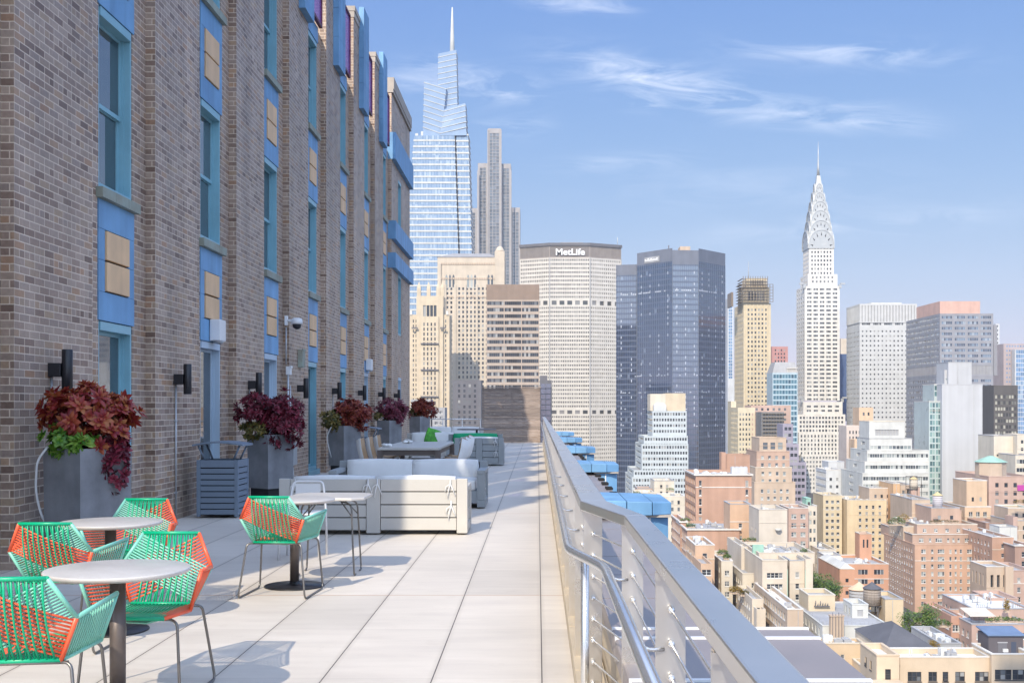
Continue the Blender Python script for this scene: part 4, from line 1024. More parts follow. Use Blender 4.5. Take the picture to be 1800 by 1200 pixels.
    def clutter(s, n, seed=0):
        """vents, units, pipes and hatches standing on the last roof"""
        x0, x1, y0, y1, r = s.last; rng = random.Random(seed+17)
        n = int(n*2.2)
        for i in range(n):
            w, d, h = rng.uniform(.4, 2.2), rng.uniform(.6, 2.0), rng.uniform(.4, 1.6); x = rng.uniform(x0+1.2, max(x0+1.3, x1-1.2-w)); y = rng.uniform(y0+1, max(y0+1.1, y1-1-d))
            k = rng.random(); b = MB()
            if k < .45: b.box(x, x+w, y, y+d, r+.15, r+h); b.lathe([(.25*min(w, d)+.1, 0), (.25*min(w, d)+.1, .15)], (x+w/2, y+d/2, r+h+.002), 10); s.part('roof_unit', b, rng.choice((S_LG, S_GR, FR_W)))
            elif k < .58:
                b.box(x, x+w*1.6, y, y+d*1.8, r+.004+.003*(i % 5), r+.008+.003*(i % 5)); s.part('roof_patch', b, rng.choice((RF_D, RF_G, RF_B, RF_W)))
            elif k < .66:
                b.box(x, x+.18, y, min(y+4, y1-.6), r+.002, r+.5); s.part('dividing_wall', b, s.mats[0])
            elif k < .72:
                for q in range(5): b.box(x+q*.5-.02, x+q*.5+.02, y-.02, y+.02, r, r+1.0)
                b.box(x, x+2, y-.015, y+.015, r+.94, r+1.0); s.part('roof_rail', b, S_DRK)
            elif k < .86:
                b.tube([(x, y, r), (x, y, r+h+.5), (x+.25, y, r+h+.6)], .12, 7); s.part('vent_pipe', b, S_GR)
            else: b.box(x, x+w*.8, y, y+d*.8, r+.002, r+.35); s.part('roof_hatch', b, S_WH)
    def finish(s):
        s.part('wall', s.wall, s.mats); s.part('roof', s.roof, s.rmat)
        ws = s.wins; keep = ws[:s.nobj]; rest = ws[s.nobj:]
        for q, ang, w, h, k, g, fr in keep:
            key = (round(w, 2), round(h, 2), k, g.name, fr.name)
            if key not in _wm:
                b = MB(); win_geo(b, w, h, k, None); _wm[key] = b.mesh('window', [g, fr])
            o = bpy.data.objects.new('window', _wm[key]); COL.objects.link(o); o.parent = s.e; o.location = Vector(q)-s.loc; o.rotation_euler = (0, 0, ang)
        if rest:
            b = MB(); mats = []
            for q, ang, w, h, k, g, fr in rest:
                n0 = len(b.m); win_geo(b, w, h, k, Matrix.Translation(Vector(q)-s.loc) @ Matrix.Rotation(ang, 4, 'Z'))
                for t in (g, fr):
                    if t not in mats: mats.append(t)
                gi, fi = mats.index(g), mats.index(fr)
                for i in range(n0, len(b.m)): b.m[i] = fi if b.m[i] else gi
            tag(b.build('window', mats, s.e), kind='stuff')
        return s.e
def bld(name, label, cat, mats, xc, D, **k): return Bld(name, label, cat, PX(xc, D), D, mats, **k)

# ------------------------------------------------------------------ towers, left to right
# tapered glass skyscraper with slanted crown
D = 1120
B = Bld('glass_skyscraper', 'tall tapering pale glass skyscraper with white floor bands and a needle spire', 'skyscraper', PX(770, D), D+30, S_WH)
def taper(B, quad0, quad1, z0, z1s, fl, hb, top=True, slant=0, gm=None):
    """glass shaft between two plan quads, white floor bands round it"""
    g = MB(); g.prism(quad0, z0, z1s, 0, quad1); zt = min(z1s) if isinstance(z1s, (list, tuple)) else z1s
    B.part('glass_shaft', g, gm or G_OV); zh = max(z1s) if isinstance(z1s, (list, tuple)) else z1s
    z = z0+fl*.3; k = 0
    sl = [(a-zt) for a in z1s] if isinstance(z1s, (list, tuple)) else [0]*4
    while z < zt-.5:
        t = (z-z0)/(zt-z0); Q = []
        for a, c in zip(quad0, quad1): Q.append((a[0]+(c[0]-a[0])*t, a[1]+(c[1]-a[1])*t))
        cx = sum(q[0] for q in Q)/4; cy = sum(q[1] for q in Q)/4
        Q2 = [(q[0]+(.35 if q[0] > cx else -.35), q[1]+(.35 if q[1] > cy else -.35)) for q in Q]
        b = MB(); zz = [z+q*slant*(1 if (k % 2 or slant == 1) else 1) for q in sl]; b.prism(Q2, zz, [a+hb for a in zz]); B.part('floor_band', b, S_WH); z += fl; k += 1
def ovglass():
    m, nt, b = newmat('pale_blue_curtain_wall')
    u, v, tc = uv_from_normal(nt)
    cell = NN(nt, 'ShaderNodeCombineXYZ', ins={0: MA(nt, 'FLOOR', MA(nt, 'DIVIDE', u, 1.55)), 1: MA(nt, 'FLOOR', MA(nt, 'DIVIDE', v, 5.4))})
    wn = NN(nt, 'ShaderNodeTexWhiteNoise', ins={'Vector': cell.outputs[0]})
    c = RAMP(nt, wn.outputs[0], [(0, (.13, .21, .34)), (.5, (.16, .25, .38)), (.85, (.20, .29, .41)), (1, (.34, .42, .50))])
    fr = MA(nt, 'FRACT', MA(nt, 'DIVIDE', u, 1.55)); c = MIX(nt, MA(nt, 'MULTIPLY', MA(nt, 'LESS_THAN', fr, .14), .55), c, (.75, .76, .76))
    setin(nt, b, 'Base Color', c); setin(nt, b, 'Roughness', .12); setin(nt, b, 'IOR', 1.6); return m
G_OV = ovglass(); G_OVT = mat('crown_screen_glass', (.24, .33, .47), .15, var=.06, scale=.1, spec=.8)
def quad(xa, xb, ya, yb): return [(xa, ya), (xb, ya), (xb, yb), (xa, yb)]
zb = PZ(560, D); zt = PZ(236, D)
taper(B, quad(PX(703, D), PX(809, D), D, D+46), quad(PX(727, D), PX(798, D), D+6, D+40), zb, zt, 6.0, 1.6)
taper(B, quad(PX(811, D)+.5, PX(832, D), D+3, D+46), quad(PX(800, D)+.5, PX(822, D), D+8, D+40), zb, PZ(233, D), 6.0, 1.6)
b = MB(); b.prism(quad(PX(809, D)+.1, PX(811, D)+.3, D+4, D+40), zb, zt, 0, quad(PX(798, D)+.1, PX(800, D)+.3, D+9, D+36)); B.part('dark_slot', b, S_DRK)
z0 = zt+.2
b = MB(); 
for q in (728, 738, 748, 758, 768, 778, 788): b.box(PX(q, D), PX(q+5, D), D+10, D+14, z0, z0+3+q % 4)
B.part('roof_unit', b, S_WH)
taper(B, quad(PX(742, D), PX(775, D), D+8, D+34), quad(PX(744, D), PX(783, D), D+10, D+30), z0, [PZ(137, D), PZ(149, D), PZ(149, D), PZ(137, D)], 5.6, .6, slant=1, gm=G_OVT)
taper(B, quad(PX(772, D)+.2, PX(819, D), D+6, D+36), quad(PX(780, D), PX(817, D), D+9, D+30), z0, [PZ(188, D), PZ(177, D), PZ(177, D), PZ(188, D)], 5.6, .6, slant=1, gm=G_OVT)
taper(B, quad(PX(767, D), PX(802, D), D+14, D+38), quad(PX(768, D), PX(800, D), D+16, D+34), PZ(186, D), [PZ(86, D), PZ(79, D), PZ(79, D), PZ(86, D)], 5.6, .6, slant=1, gm=G_OVT)
b = MB(); b.lathe([(2.6, 0), (2.0, 22), (1.3, 40), (.6, 54)], (PX(792, D), D+22, PZ(96, D)), 10); 
for k in range(14): b.lathe([(2.3-.1*k, 0), (2.3-.1*k, .5)], (PX(792, D), D+22, PZ(96, D)+2+k*3), 10)
B.part('spire', b, S_WH)
B.box('base', PX(703, D), PX(832, D), D+1, D+46, GZ, zb-.1, S_LG)
# stepped brown tower
D = 1440
B = bld('stepped_skyscraper', 'stepped bronze brown skyscraper behind the glass tower', 'skyscraper', [stone('bronze_fins', (.36, .335, .33))], 870, D, glass=glass_mat('bronze_glass', (.11, .125, .15), (.13, .15, .18), (.20, .22, .25), .5, .9))
pt = P(4.1, 3.5, 4.2, 3.7, top=6, d=.5, mg=1.2)
B.px(858, 858, 880, 226, D, 40, 560, front=pt); B.px(840, 840, 857.6, 287, D+6, 40, 560, front=pt); B.px(881, 881, 898, 288, D+6, 40, 560, front=pt)
B.px(826, 826, 839.5, 366, D+12, 40, 560, front=pt); B.px(898.6, 898.6, 914, 365, D+12, 40, 560, front=pt)
for q in (840, 857.8, 880.6, 898): B.box('fin', PX(q, D)-.8, PX(q, D)+.8, D-1.5, D-.003, PZ(560, D), PZ(300 if q in (840, 898) else 228, D), B.mats[0])
B.box('base', PX(826, D), PX(914, D), D+8, D+50, GZ, PZ(560, D)-.05, B.mats[0]); B.finish()
# tan gothic tower with hipped slate roof
D = 980
B = bld('gothic_tower', 'broad tan brick tower with arched crown windows and a low slate roof', 'building', [S_TAN], 828, D)
B.nobj = 100
pt = P(3.4, 1.6, 4.0, 2.3, top=26, bot=0, mg=2, d=.35)
x0, x1, y0, y1, zt = B.px(769, 769, 887, 452, D, 40, front=pt, par=0)
B.px(769, 769, 775, 462, D-1.6, 1.5, front=None, par=0)
for a in (783, 800, 818, 838, 857, 880): B.box('pilaster', PX(a, D)-.9, PX(a, D)+.9, D-.8, D-.003, GZ, PZ(500, D), S_TAN)
for c in (791, 829, 865):
    for j in range(3):
        b = MB(); xx = PX(c, D)+(j-1)*3.0; zz = PZ(505, D); pts = [(-.9, 0), (.9, 0), (.9, 9), (.5, 10.4), (0, 11), (-.5, 10.4), (-.9, 9)]
        n = len(b.v); b.poly([(xx+p[0], D-.06, zz+p[1]) for p in pts]); B.part('arched_window', b, G_PALE)
        b = MB(); b.box(xx-1.1, xx+1.1, D-.25, D-.062, zz-.5, zz-.02); B.part('sill', b, S_TRIM)
for yy in (462, 488, 520):
    b = MB()
    for j in range(28): b.box(x0+1+j*2.05, x0+2.1+j*2.05, D-.7, D-.003, PZ(yy, D)-1.5, PZ(yy, D))
    B.part('corbel_table', b, S_TB)
b = MB(); xm0, xm1 = x0+12, x1-14
b.prism([(x0-.6, y0-.6), (x1-6, y0-.6), (x1-6, y1), (x0-.6, y1)], zt+.01, zt+5.2, 0, [(xm0, y0+16), (xm1, y0+16), (xm1, y1-16), (xm0, y1-16)]); B.part('slate_roof', b, S_SLT2)
b = MB(); b.box(x1-8.5, x1, y0-1, y0+9, zt-30, zt+5); b.lathe([(4, 0), (4.2, 1), (3.4, 2), (2.4, 4), (.5, 5)], (x1-4.2, y0+4, zt+5.01), 10); B.part('corner_turret', b, S_TAN); B.finish()
# slimmer tan tower in front of it
D = 905
B = bld('art_deco_tower', 'slim golden stone tower with pinnacles and buttressed shoulders beside the brick building', 'building', [S_TAN2], 755, D)
S = P(2.2, .85, 3.9, 2.3, top=4, mg=1.2, d=.3)
B.px(732, 732, 779, 520, D, 24, front=P(4.2, 2.2, 40, 13, top=7.5, n=4, mg=5, d=.8))
B.px(720, 720, 738, 553, D+2, 26, front=S); B.px(772, 772, 790, 553, D+2, 26, front=S)
B.px(739, 739, 771, 556, D-1.2, 3, front=P(2.9, 1.1, 3.9, 2.6, top=5, mg=.8, d=.35), par=0)
for a in (736, 753, 770, 777):
    x = PX(a, D); b = MB(); b.box(x-1.5, x+1.5, D+1, D+4, PZ(540, D), PZ(506, D)); b.prism([(x-1.5, D+1), (x+1.5, D+1), (x+1.5, D+4), (x-1.5, D+4)], PZ(506, D)+.01, PZ(495, D), 0, [(x-.2, D+2.3), (x+.2, D+2.3), (x+.2, D+2.6), (x-.2, D+2.6)]); B.part('pinnacle', b, S_TAN2)
for a, e, yy in ((740, 771, 604), (740, 771, 650), (740, 771, 697), (724, 735, 577), (774, 784, 577)):
    b = MB(); b.box(PX(a, D), PX(e, D), D-2.4, D-1.21, PZ(yy, D)-.5, PZ(yy, D)+.4)
    for t in range(8): b.box(PX(a, D)+t*.125*PX(e, D)-t*.125*PX(a, D), PX(a, D)+t*.125*PX(e, D)-t*.125*PX(a, D)+.2, D-2.39, D-2.2, PZ(yy, D)+.41, PZ(yy, D)+1.2)
    B.part('balcony', b, S_DRK)
for a in (722, 733, 737, 774, 786): B.box('finial', PX(a, D)-.8, PX(a, D)+.8, D+1, D+2.6, PZ(553, D), PZ(546, D), S_TRIM)
B.finish()
# lower block at its foot, right, its shade put into a dark wall colour
D = 860
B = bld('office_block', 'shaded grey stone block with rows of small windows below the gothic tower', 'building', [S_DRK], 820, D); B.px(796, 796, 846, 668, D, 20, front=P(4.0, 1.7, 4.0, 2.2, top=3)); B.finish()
B = bld('office_block', 'low grey block under the golden pinnacled tower, above the far sofas', 'building', [S_GR], 740, 820); B.px(722, 722, 757, 702, 820, 20, front=P(3.6, 2.2, 3.8, 2.2, 'pair', top=2.5)); B.finish()
B = bld('office_block', 'small grey block wedged between the golden tower and the shaded stone block', 'building', [S_GR], 770, 815); B.px(760, 760, 782, 716, 815, 20, front=P(3.6, 2.2, 3.8, 2.2, 'pair', top=2.5)); B.finish()
# brown banded office
D = 700
B = bld('banded_office', 'brown office block with horizontal ribbon windows in front of the curved tower', 'building', [stone('brown_panel', (.42, .33, .26)), stone('brown_screen', (.27, .19, .14))], 900, D, glass=G_CITY, frame=FR_B)
x0, x1, y0, y1, zt = B.px(855, 855, 948, 527, D, 26, front=P(10.6, 10.2, 3.95, 2.2, 'rib1.3', top=1.0, mg=.2, d=.3, n=3), right=P(8, 7.4, 3.95, 2.2, 'rib1.3', top=1, mg=.3))
B.tier(x0, x1, D, D+26, zt+.01, PZ(500, D), m=1)
b = MB()
for j in range(33): b.box(x0+j, x0+j+.12, D-.12, D-.003, zt+.5, PZ(502, D))
B.part('louver_screen', b, B.mats[1]); B.finish()
# broad curved tower with the sign
D = 1216
B = bld('slab_tower', 'broad pale concrete slab tower with angled sides and white lettering at its top', 'skyscraper', [stone('precast_concrete', (.61, .565, .50), streak=.04), stone('louver_brown', (.33, .28, .25))], 1000, D, glass=glass_mat('slab_glass', (.05, .05, .05), (.11, .11, .11), (.36, .35, .34), .6, .85))
Q = [(PX(914, D+16), D+16), (PX(966, D), D), (PX(1037, D), D), (PX(1092, D+18), D+18)]
ztop = PZ(453, D); zl = PZ(432, D); zlow = PZ(830, D)
for (a, e), n in zip(zip(Q, Q[1:]), (16, 22, 16)):
    ang = math.atan2(e[1]-a[1], e[0]-a[0]); Wd = math.hypot(e[0]-a[0], e[1]-a[1])
    segs = ((ztop, PZ(528, D)+.3), (PZ(537, D), PZ(720, D)), (PZ(728.5, D), zlow))
    for t, bo in segs: B.facade(a, ang, Wd, bo, t, P(2, 1.15, 4.38, 2.15, top=1.3, n=n, mg=.6, d=.5))
    for t, bo in ((PZ(528, D)+.3, PZ(537, D)), (PZ(720, D), PZ(728.5, D))): B.facade(a, ang, Wd, bo, t, P(6, 5.2, 9, abs(t-bo)-1.3, 'plain', top=.5, n=max(3, n//4), mg=.8, d=.9))
    B.facade(a, ang, Wd, ztop, zl, P(1.0, .55, 30, zl-ztop-2, 'plain', top=1, n=n*2, mg=.4, d=.6, g=S_DRK), 1)
    B.facade(a, ang, Wd, GZ, zlow, None)
    b = MB(); u = Vector((math.cos(ang), math.sin(ang))); nn = Vector((u.y, -u.x))
    c = [(a[0]+nn.x*1.2-u.x*.6, a[1]+nn.y*1.2-u.y*.6), (e[0]+nn.x*1.2+u.x*.6, e[1]+nn.y*1.2+u.y*.6), (e[0]-nn.x*12, e[1]-nn.y*12), (a[0]-nn.x*12, a[1]-nn.y*12)]
    b.prism(c, zl+.02, PZ(427, D)); B.part('roof_slab', b, S_DRK)
    b = MB(); b.box(e[0]-.5, e[0]+.5, e[1]-.7, e[1]-.05, zlow, ztop); B.part('joint_strip', b, S_GR)
bq = [Q[3], (Q[3][0]-2, D+45), (Q[0][0]+2, D+45), Q[0]]
for a, e in zip(bq, bq[1:]): B.facade(a, math.atan2(e[1]-a[1], e[0]-a[0]), math.hypot(e[0]-a[0], e[1]-a[1]), GZ, zl, None)
def text(name, s, size, loc, parent, m, ext=.15, rot=(R(90), 0, 0), width=None):
    cu = bpy.data.curves.new(name, 'FONT'); cu.body = s; cu.size = size; cu.extrude = ext; cu.align_x = 'CENTER'; cu.offset = size*.022
    t = bpy.data.objects.new(name, cu); COL.objects.link(t); bpy.context.view_layer.update()
    me = bpy.data.meshes.new_from_object(t.evaluated_get(bpy.context.evaluated_depsgraph_get())); bpy.data.objects.remove(t); bpy.data.curves.remove(cu)
    if width:
        xs = [v.co.x for v in me.vertices]; k = width/(max(xs)-min(xs)); c = (max(xs)+min(xs))/2
        for v in me.vertices: v.co.x = (v.co.x-c)*k
    me.materials.clear(); me.materials.append(m)
    o = bpy.data.objects.new(name, me); COL.objects.link(o); o.parent = parent; o.location = Vector(loc)-(parent.location if parent else Vector()); o.rotation_euler = rot; return o
M_SIGNW = mat('white_sign_letters', (.85, .85, .85), .4, var=0)
text('sign_lettering', 'MetLife', 9.4, (PX(1002.5, D), D-.9, PZ(448.2, D)), B.e, M_SIGNW, .4, width=PX(1028, D)-PX(977, D))
B.box('roof_unit', PX(985, D), PX(1025, D), D+8, D+20, zl, PZ(424, D), S_GR); B.finish()
b = MB(); b.tube([(PX(1086, 1230), 1235, PZ(428, 1230)), (PX(1086, 1230), 1235, PZ(416, 1230))], .35, 6); b.build('antenna', S_WH, B.e, B.loc)
# dark sliver block between
B = bld('glass_block', 'narrow dark blue glass block between the wooden screen and the slab tower', 'building', [S_DRK], 955, 800, glass=G_DARK); B.px(949, 949, 970, 668, 800, 20, front=P(3.6, 3.3, 3.8, 3.2, top=2.4, mg=.3, d=.1)); B.px(949, 949, 962, 660, 806, 8, yb=668); B.finish()
# dark faceted glass tower
B = bld('dark_tower', 'dark navy glass tower with angled faces right of the pale slab tower', 'skyscraper', [stone('navy_spandrel', (.06, .085, .15), rough=.2, spec=1., streak=0), stone('grey_blue_parapet', (.14, .155, .20), rough=.4)], 1180, 845, glass=G_DARK, frame=stone('mullion_grey', (.16, .17, .20)))
Q = [(PX(1083, 882), 882), (PX(1119, 878), 878), (PX(1119.5, 876), 874), (PX(1182, 845), 845), (PX(1228, 847), 847), (PX(1275, 876), 876), (PX(1275, 876)-12, 915), (PX(1083, 882)+8, 920)]
T = PZ(436, 845); 
for i, (n, tz) in enumerate(((9, T-8), (0, T-8), (16, T), (12, T-1.5), (13, T), (0, T), (0, T-6), (0, T-8))):
    a, e = Q[i], Q[(i+1) % 8]; ang = math.atan2(e[1]-a[1], e[0]-a[0]); Wd = math.hypot(e[0]-a[0], e[1]-a[1])
    zc = T-9.5 if i != 0 else T-16
    if i == 3: zc = T-12
    B.facade(a, ang, Wd, GZ, zc, P(1, 20, 4.2, 2.75, 'plain', top=1.2, n=n, mg=.15, d=.06, bot=8) if n else None)
    B.facade(a, ang, Wd, zc, tz, None, 1)
    if n:
        b = MB(); u = Vector((math.cos(ang), math.sin(ang))); nn = Vector((u.y, -u.x))
        for j in range(n+1):
            q = .15+(Wd-.3)*j/n; x, y = a[0]+u.x*q, a[1]+u.y*q; b.prism([(x+nn.x*.14-u.x*.07, y+nn.y*.14-u.y*.07), (x+nn.x*.14+u.x*.07, y+nn.y*.14+u.y*.07), (x+nn.x*.003+u.x*.07, y+nn.y*.003+u.y*.07), (x+nn.x*.003-u.x*.07, y+nn.y*.003-u.y*.07)], GZ, zc)
        B.part('mullions', b, B.fr)
rng = random.Random(5); pale = stone('pale_column_panel', (.42, .45, .52))
for i, n in ((0, 2), (2, 4), (3, 3), (4, 4)):
    a, e = Vector((*Q[i], 0)), Vector((*Q[(i+1) % 8], 0)); u = (e-a).normalized(); L = (e-a).length; ang = math.atan2(u.y, u.x); b = MB()
    for k in range(30):
        z = T-19-k*4.2
        for j in range(n):
            if rng.random() < .55: b.box(-.35, .35, -.16, -.02, z, z+1.9, 0, Matrix.Translation(a+u*(L*(j+.5)/n)) @ Matrix.Rotation(ang, 4, 'Z'))
        for j in range(int(L/1.6)):
            if (k == 3 and rng.random() < .5) or (k > 17 and k % 3 == 0 and rng.random() < .22): b.box(-.6, .6, -.15, -.02, z-.1, z+(.9 if k == 3 else .6), 0, Matrix.Translation(a+u*(.8+j*1.6)) @ Matrix.Rotation(ang, 4, 'Z'))
    tag(B.part('column_panel', b, pale), kind='stuff')
B.roof.poly([(q[0], q[1], T-9) for q in Q])
B.box('roof_unit', PX(1196, 860), PX(1214, 860), 862, 875, T-9, PZ(432.5, 860), S_TB)
b = MB(); b.tube([(PX(1176, 850), 852, T-1), (PX(1176, 850), 852, T+3)], .4, 6); B.part('antenna', b, S_DRK)
a, e = Vector((*Q[2], 0)), Vector((*Q[3], 0)); u = (e-a).normalized(); ang = math.atan2(u.y, u.x); nn = Vector((u.y, -u.x, 0))
pz = PZ(456, 860)
b = MB(); Tm = Matrix.Translation(a+u*11.5+Vector((0, 0, pz))) @ Matrix.Rotation(ang, 4, 'Z'); b.box(-6.2+3, 14.5-2, -.3, -.04, -2.1, 2.1, 0, Tm); o = B.part('sign_panel', b, S_GR)
b = MB()
for j, hh in enumerate((1.5, 1.1, 2.0, 1.2, 1.9, 1.1, 1.3, 1.2, 1.8)): b.box(-2.6+j*1.55, -1.55+j*1.55, -.6, -.31, -.9, -.9+hh, 0, Tm); b.box(-2.6+j*1.55+.3, -1.55+j*1.55+.25, -.62, -.605, -.3, -.05, 1, Tm)
B.part('sign_lettering', b, [M_SIGNW, S_GR])
B.finish()
# ------------------------------------------------------------------ towers right of the dark glass tower
B = bld('glass_tower', 'slim pale cyan glass tower far behind, just right of the dark tower', 'skyscraper', [S_LG], 1284, 1500, glass=G_SKY); B.px(1276, 1279, 1289, 524, 1500, 30, 690, front=P(2.6, 2.3, 4.2, 3.4, top=2, mg=.2, d=.1)); B.px(1276, 1279, 1292, 665, 1490, 20); B.finish()
# tan brick tower with scaffolding round its crown
D = 1050
B = bld('scaffolded_tower', 'yellow brick tower with scaffolding around its stepped crown', 'skyscraper', [S_YEL], 1322, D)
pt = P(3.5, 1.5, 4.2, 2.1, top=5, n=6, mg=3.0, d=.3)
xa, xb, ya, yb, zt = B.px(1291, 1307, 1355, 533, D, None, front=pt, left=P(5, 1.4, 4.2, 2.1, top=4, d=.3))
for j in range(7): x = xa+2.6+j*(xb-xa-5.2)/6; B.box('pier', x-.6, x+.6, D-.6, D-.003, PZ(740, D), zt, S_YEL)
B.px(1294, 1307, 1352, 505, D+2, 30, 533, front=P(4, 1.8, 30, 8, top=4, n=6, mg=4)); B.px(1300, 1312, 1348, 489, D+5, 22, 505, front=P(4, 1.6, 30, 5, top=2, n=6, mg=3))
b = MB(); bx = lambda *a: b.box(*a)
for z0, z1, x0, x1, y0 in ((PZ(531, D), PZ(500, D), PX(1303, D), PX(1358, D), D-3), (PZ(505, D), PZ(485, D), PX(1307, D), PX(1350, D), D+1)):
    n = 10
    for i in range(n+1): x = x0+(x1-x0)*i/n; bx(x-.12, x+.12, y0-.12, y0+.12, z0, z1); bx(x-.12, x+.12, y0+1.5, y0+1.74, z0, z1)
    z = z0
    while z < z1+.1: bx(x0, x1, y0-.1, y0+1.7, z-.12, z+.12); bx(x0-1.6, x0, y0, y0+24, z-.12, z+.12); z += 2.7
B.part('scaffold', b, FR_B)
b = MB(); b.box(PX(1290, D)-1, PX(1290, D)+.8, D+8, D+30, PZ(537, D), PZ(512, D)); B.part('scaffold', b, FR_B)
b = MB(); b.lathe([(.5, 0), (.3, 8), (.12, 17)], (PX(1320, D), D+12, PZ(489, D)), 6); B.part('antenna', b, S_GR); B.finish()
B = bld('brick_tower', 'small pink brick tower top seen between the yellow tower and the steel crowned tower', 'building', [stone('rose_brick', (.50, .22, .19))], 1370, 1300); B.px(1355, 1357, 1385, 609, 1300, 30, 700, front=P(3.4, 1.5, 4.2, 2.3, top=3)); B.finish()
D = 950
B = bld('office_building', 'pale blue office building with teal windows and a curved grey mansard roof', 'building', [stone('pale_blue_panel', (.42, .55, .62), streak=.03)], 1385, D, glass=glass_mat('teal_window_glass', (.02, .07, .11), (.04, .13, .19), (.10, .22, .28), .5, .8))
x0, x1, y0, y1, zt = B.px(1352, 1358, 1402, 655, D, 24, front=P(2.6, 2.1, 4.4, 3.1, top=1.5, n=8, mg=.5, d=.2))
b = MB(); b.prism([(x0, y0), (x1, y0), (x1, y1), (x0, y1)], zt+.01, PZ(636, D), 0, [(x0+3, y0+4), (x1-1, y0+4), (x1-1, y1-3), (x0+3, y1-3)]); B.part('mansard_roof', b, S_GR)
b = MB()
for j in range(8): b.box(PX(1384, D)+j*1.05, PX(1384, D)+j*1.05+.4, y0+.2, y0+1.4, zt-.01, zt+3.6)
b.box(PX(1384, D)-.3, x1, y0+.1, y0+1.5, zt+3.61, zt+4.3); B.part('colonnade', b, S_TRIM); B.finish()

# the steel crowned tower
D = 1091
B = bld('crowned_skyscraper', 'white art deco skyscraper with a tiered steel sunburst crown and needle spire', 'skyscraper', [S_WH2], 1440, D)
band = P(6.4, 4.3, 4.05, 1.9, 'rib1.4', top=2, n=5, mg=1.4, d=.35)
c0 = PX(1445, D); hw = PX(1476, D)-c0; yc = D+17.5
B.px(1405, 1414.5, 1476, 503, D, 35, 704, front=band, left=P(6, 3.8, 4.05, 1.9, 'rib1.3', top=2, n=4, mg=1.6, d=.35))
for j in (1, 2, 3, 4): x = PX(1414.5, D)+1.4+j*(2*hw-2.8)/5; B.box('pier', x-.5, x+.5, D-.5, D-.003, PZ(704, D), PZ(503, D), S_WH2)
B.px(1411, 1420, 1472, 482, D+2, 31, 503, front=P(3.4, 1.6, 4.05, 2.0, 'pair', top=2, n=6, mg=3, d=.3), left=P(3.4, 1.6, 4.05, 2, top=2))
cx, half = PX(1446, D), PX(1468, D)-PX(1446, D)
cy = D+17
ft = P(3.2, 1.5, 4.05, 2.0, 'plain', top=2.5, n=7, mg=1.6, d=.3)
B.tier(cx-half, cx+half, cy-half, cy+half, PZ(482, D), PZ(428, D), front=ft, left=ft, right=ft, par=0)
# crown: crossed vaults, each smaller and higher, with triangular windows
def vault(cx, cy, hw, z0, h, ln, n=16):
    b = MB()
    prof = [(hw*math.cos(math.pi*i/n), z0+h*math.sin(math.pi*i/n)**.8) for i in range(n+1)]
    pts = prof
    for ax in (0, 1):
        A = [(cx+p[0], cy-ln, p[1]) if ax == 0 else (cx-ln, cy-p[0], p[1]) for p in pts]; C = [(cx+p[0], cy+ln, p[1]) if ax == 0 else (cx+ln, cy-p[0], p[1]) for p in pts]
        for i in range(n): b.poly([A[i], C[i], C[i+1], A[i+1]], 0, True)
        b.poly(A[::-1]); b.poly(C)
    # raised rims of the gables and the triangular windows in them
    for ax in (0, 1):
        for i in range(n):
            p, q = pts[i], pts[i+1]
            f = (lambda p, o: (cx+p[0], cy-ln-o, p[1])) if ax == 0 else (lambda p, o: (cx-ln-o, cy-p[0], p[1]))
            k = .93
            pi, qi = (p[0]*k, z0+(p[1]-z0)*k), (q[0]*k, z0+(q[1]-z0)*k)
            b.poly([f(pi, .5), f(qi, .5), f(q, .5), f(p, .5)]); b.poly([f(q, .5), f(q, 0), f(p, 0), f(p, .5)]); b.poly([f(pi, 0), f(qi, 0), f(qi, .5), f(pi, .5)])
        m = 7
        for i in range(m):
            a = math.pi*(i+.5)/m; r0, r1 = .66, .87
            da = .055
            P3 = [(hw*r0*math.cos(a-da*1.3), z0+h*r0*math.sin(a-da*1.3)), (hw*r0*math.cos(a+da*1.3), z0+h*r0*math.sin(a+da*1.3)), (hw*r1*math.cos(a), z0+h*r1*math.sin(a))]
            f = (lambda p, o: (cx+p[0], cy-ln-o, p[1])) if ax == 0 else (lambda p, o: (cx-ln-o, cy-p[0], p[1]))
            b.poly([f(p, .12) for p in P3], 1)
    return b
levels = [(23.2, 430, 401), (20.6, 410, 384), (17.8, 392, 366), (14.6, 375, 349), (11, 357, 333), (7.4, 339, 317)]
S_DARKW = stone('crown_window', (.05, .05, .06), streak=0)
cxw = PX(1439.5, D)
for i, (w, yb_, yt_) in enumerate(levels):
    h2 = w*D/F; cxx = cx+(cxw-cx)*0; zb_ = PZ(yb_, D); zt_ = PZ(yt_, D)
    B.part('crown_tier', vault(cxx, cy, h2, zb_-3, zt_-zb_+3, h2*(.96 if i else 1.0)), [S_STEEL, S_DARKW])
    B.box('crown_core', cxx-h2*.8, cxx+h2*.8, cy-h2*.8, cy+h2*.8, zb_-5, zb_+1, S_STEEL)
b = MB(); zz = PZ(330, D); b.prism([(cx-3.6, cy-3.6), (cx+3.6, cy-3.6), (cx+3.6, cy+3.6), (cx-3.6, cy+3.6)], zz, PZ(303, D), 0, [(cx-1.6, cy-1.6), (cx+1.6, cy-1.6), (cx+1.6, cy+1.6), (cx-1.6, cy+1.6)])
b.lathe([(1.7, 0), (.9, 9), (.45, 20), (.15, 34)], (cx, cy, PZ(304, D)), 8); B.part('spire', b, S_STEEL)
for sx in (-1, 1):
    for zz, w in ((PZ(500, D), hw), (PZ(700, D), hw+2)):
        b = MB(); x = PX(1445.2, D)+sx*(w+.3); b.box(min(x, x+sx*4.5), max(x, x+sx*4.5), D-1.5, D+.5, zz, zz+1.4); b.box(x-1.2, x+1.2, D-1, D+2, zz-3.5, zz-.01); B.part('eagle_gargoyle', b, S_STEEL)
